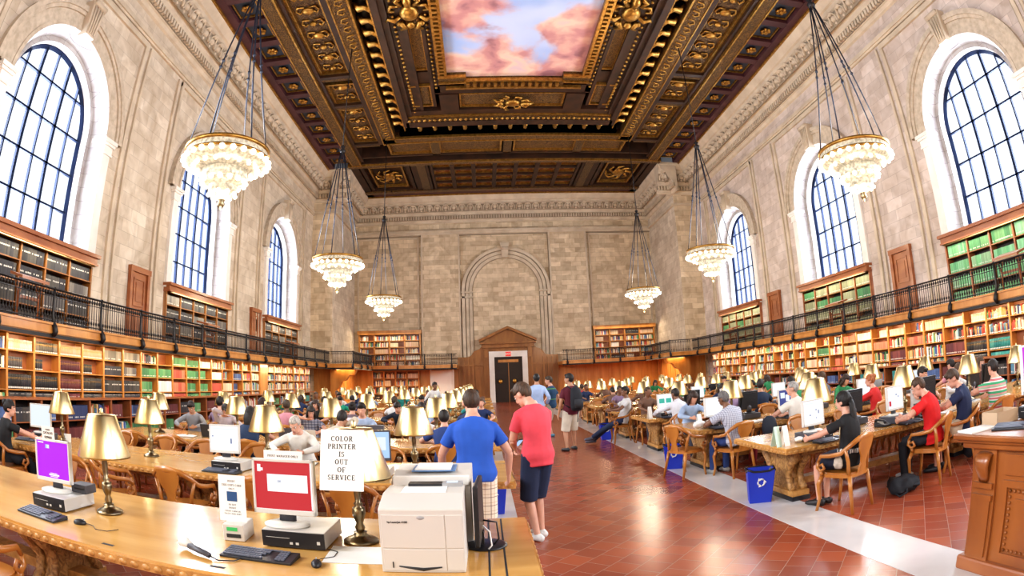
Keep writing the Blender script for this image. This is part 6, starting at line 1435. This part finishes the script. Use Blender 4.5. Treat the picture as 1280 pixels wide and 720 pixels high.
b=MB(); b.tube([(-.1,-.12,.1),(0,-.17,.09),(.12,-.13,.1)],[(.05,.02),(.07,.03),(.05,.02)],10); b.build('front_pocket',cloth((.02,.021,.028)),t)
b=MB(); b.tube([(-.15,-.1,.12),(-.27,-.16,.05),(-.36,-.1,.02),(-.28,.04,.05)],.013,6); b.build('shoulder_strap',cloth((.012,.013,.018)),t)
b=MB(); b.tube([(-.13,0,.11),(0,0,.14),(.12,0,.11)],[(.07,.08),(.11,.11),(.07,.08)],10,side=(0,1,0)); o=b.build('shoulder_bag',cloth((.02,.02,.025))); o.location=(6.92,5.72,0); o.rotation_euler=(0,0,.8); tag(o,'small black bag on the floor beside the navy shirted man','bag')
b=MB(); b.tube([(0,0,0),(.01,0,.18),(0,0,.32),(-.01,.0,.38)],[(.12,.06),(.14,.07),(.12,.05),(.06,.03)],12,side=(0,1,0)); o=b.build('shoulder_bag',cloth((.45,.05,.06))); o.location=(4.75,9.28,0.002); tag(o,'red bag on the floor under the second right table','bag')
b=MB(); b.tube([(0,0,0),(.0,0,.12),(0,0,.25),(0,.0,.30)],[(.13,.07),(.15,.08),(.12,.06),(.05,.03)],12,side=(0,1,0)); o=b.build('shoulder_bag',cloth((.03,.035,.05))); o.location=(4.50,8.15,.62); o.rotation_euler=(0,0,.6); tag(o,'dark jacket and bag hung over the back of the chair','bag')
def drop(o):
    for c in list(o.children): drop(c)
    bpy.data.objects.remove(o)
KEEP=set()
for b_,rz in SITTERS:
    x,y=b_.location.x,b_.location.y
    near=sorted(CHAIRS,key=lambda c:math.hypot(c[0].location.x-x,c[0].location.y-y))
    c=near[0]
    if math.hypot(c[0].location.x-x,c[0].location.y-y)<.95:
        c[0].location=(x,y,0)
        if c[1] not in KEEP: c[0].rotation_euler=(0,0,rz)
        else: c[0].rotation_euler=(0,0,rz*.5+c[0].rotation_euler.z*.5)
        SEATS.pop(c[1],None)
        for q in near[1:]:
            if math.hypot(q[0].location.x-x,q[0].location.y-y)<.66: SEATS.pop(q[1],None); CHAIRS.remove(q); drop(q[0])
    else: place_chair(x,y,rz,'oak armchair holding the '+b_['label'].split(' reading')[0]+', third left table')
# --- further readers: a few bodies, copied with clothes of their own
def variant(i,**kw): 
    o=person('x',(0,-40,0),0,sit=True,vx=.020,eyes=False,**kw); 
    for c in [o]+list(o.children): KIDS[c.name]=list(c.children)
    return o
VARS=[variant(0,lean=.15,head=(.2,0,0),shirt=(.3,.3,.31),hair=(.02,.016,.015),style='short',lh=(-.18,.48,.855),rh=(.2,.48,.855)),
 variant(1,lean=.32,head=(.4,0,0),shirt=(.3,.3,.32),hair=(.05,.03,.02),style='long',fem=True,sleeve='long',lh=(-.15,.45,.855),rh=(.15,.45,.855)),
 variant(2,lean=.08,head=(.05,.3,0),shirt=(.3,.3,.33),hair=(.08,.05,.03),style='crop',sk='brown',lh=(-.2,.46,.855),rh=(.2,.46,.855)),
 variant(3,lean=.35,side=.08,head=(.35,.2,0),shirt=(.3,.3,.34),hair=(.03,.02,.02),style='short',sleeve='long',sk='tan',lh=(-.1,.44,.855),rh=(.06,.25,1.10))]
TONES=[('white',(.72,.72,.72)),('black',(.02,.02,.024)),('navy',(.03,.05,.13)),('grey',(.30,.31,.33)),('pale blue',(.40,.52,.72)),('teal',(.03,.30,.30)),('pink',(.62,.28,.34)),('brown',(.18,.10,.07)),('green',(.04,.28,.12)),('red',(.50,.04,.05)),('mauve',(.28,.20,.32)),('beige',(.58,.50,.40))]
busy=[(o.location.x,o.location.y) for o in SC.objects if o.name.startswith('person') and o.parent is None]
n=0; used=[False]*4; proto_names=[v.name for v in VARS]
for key,(cx,cy,rz) in sorted(SEATS.items(),key=lambda q:(q[0][1],q[0])):
    sd,k_,side,j=key
    if (sd=='L' and k_<2) or (sd=='R' and k_<1): continue
    if any(math.hypot(cx-a,cy-b_)<.55 for a,b_ in busy): continue
    if RND.random()>(.34 if k_<3 else .42): continue
    i=RND.randrange(4); cn,cc=RND.choice(TONES); src=VARS[i]
    lab='reader in %s at the %s %s table, %s side, %s from the aisle'%(cn,ORD[k_],'left' if sd=='L' else 'right',side,ORD[j])
    if not used[i]: o=src; used[i]=True
    else: o=dup(src)
    o.location=(cx,cy,0); o.rotation_euler=(0,0,rz+RND.uniform(-.04,.04)); o['label']=lab; o['group']='seated readers'
    for ch in (o.children):
        if ch.name.startswith('shirt'): ch.material_slots[0].link='OBJECT'; ch.material_slots[0].material=cloth(cc)
    n+=1
for i,v in enumerate(VARS):
    if not used[i]:
        for c in list(v.children): bpy.data.objects.remove(c)
        bpy.data.objects.remove(v)
print('extra readers',n,'books',nbook)
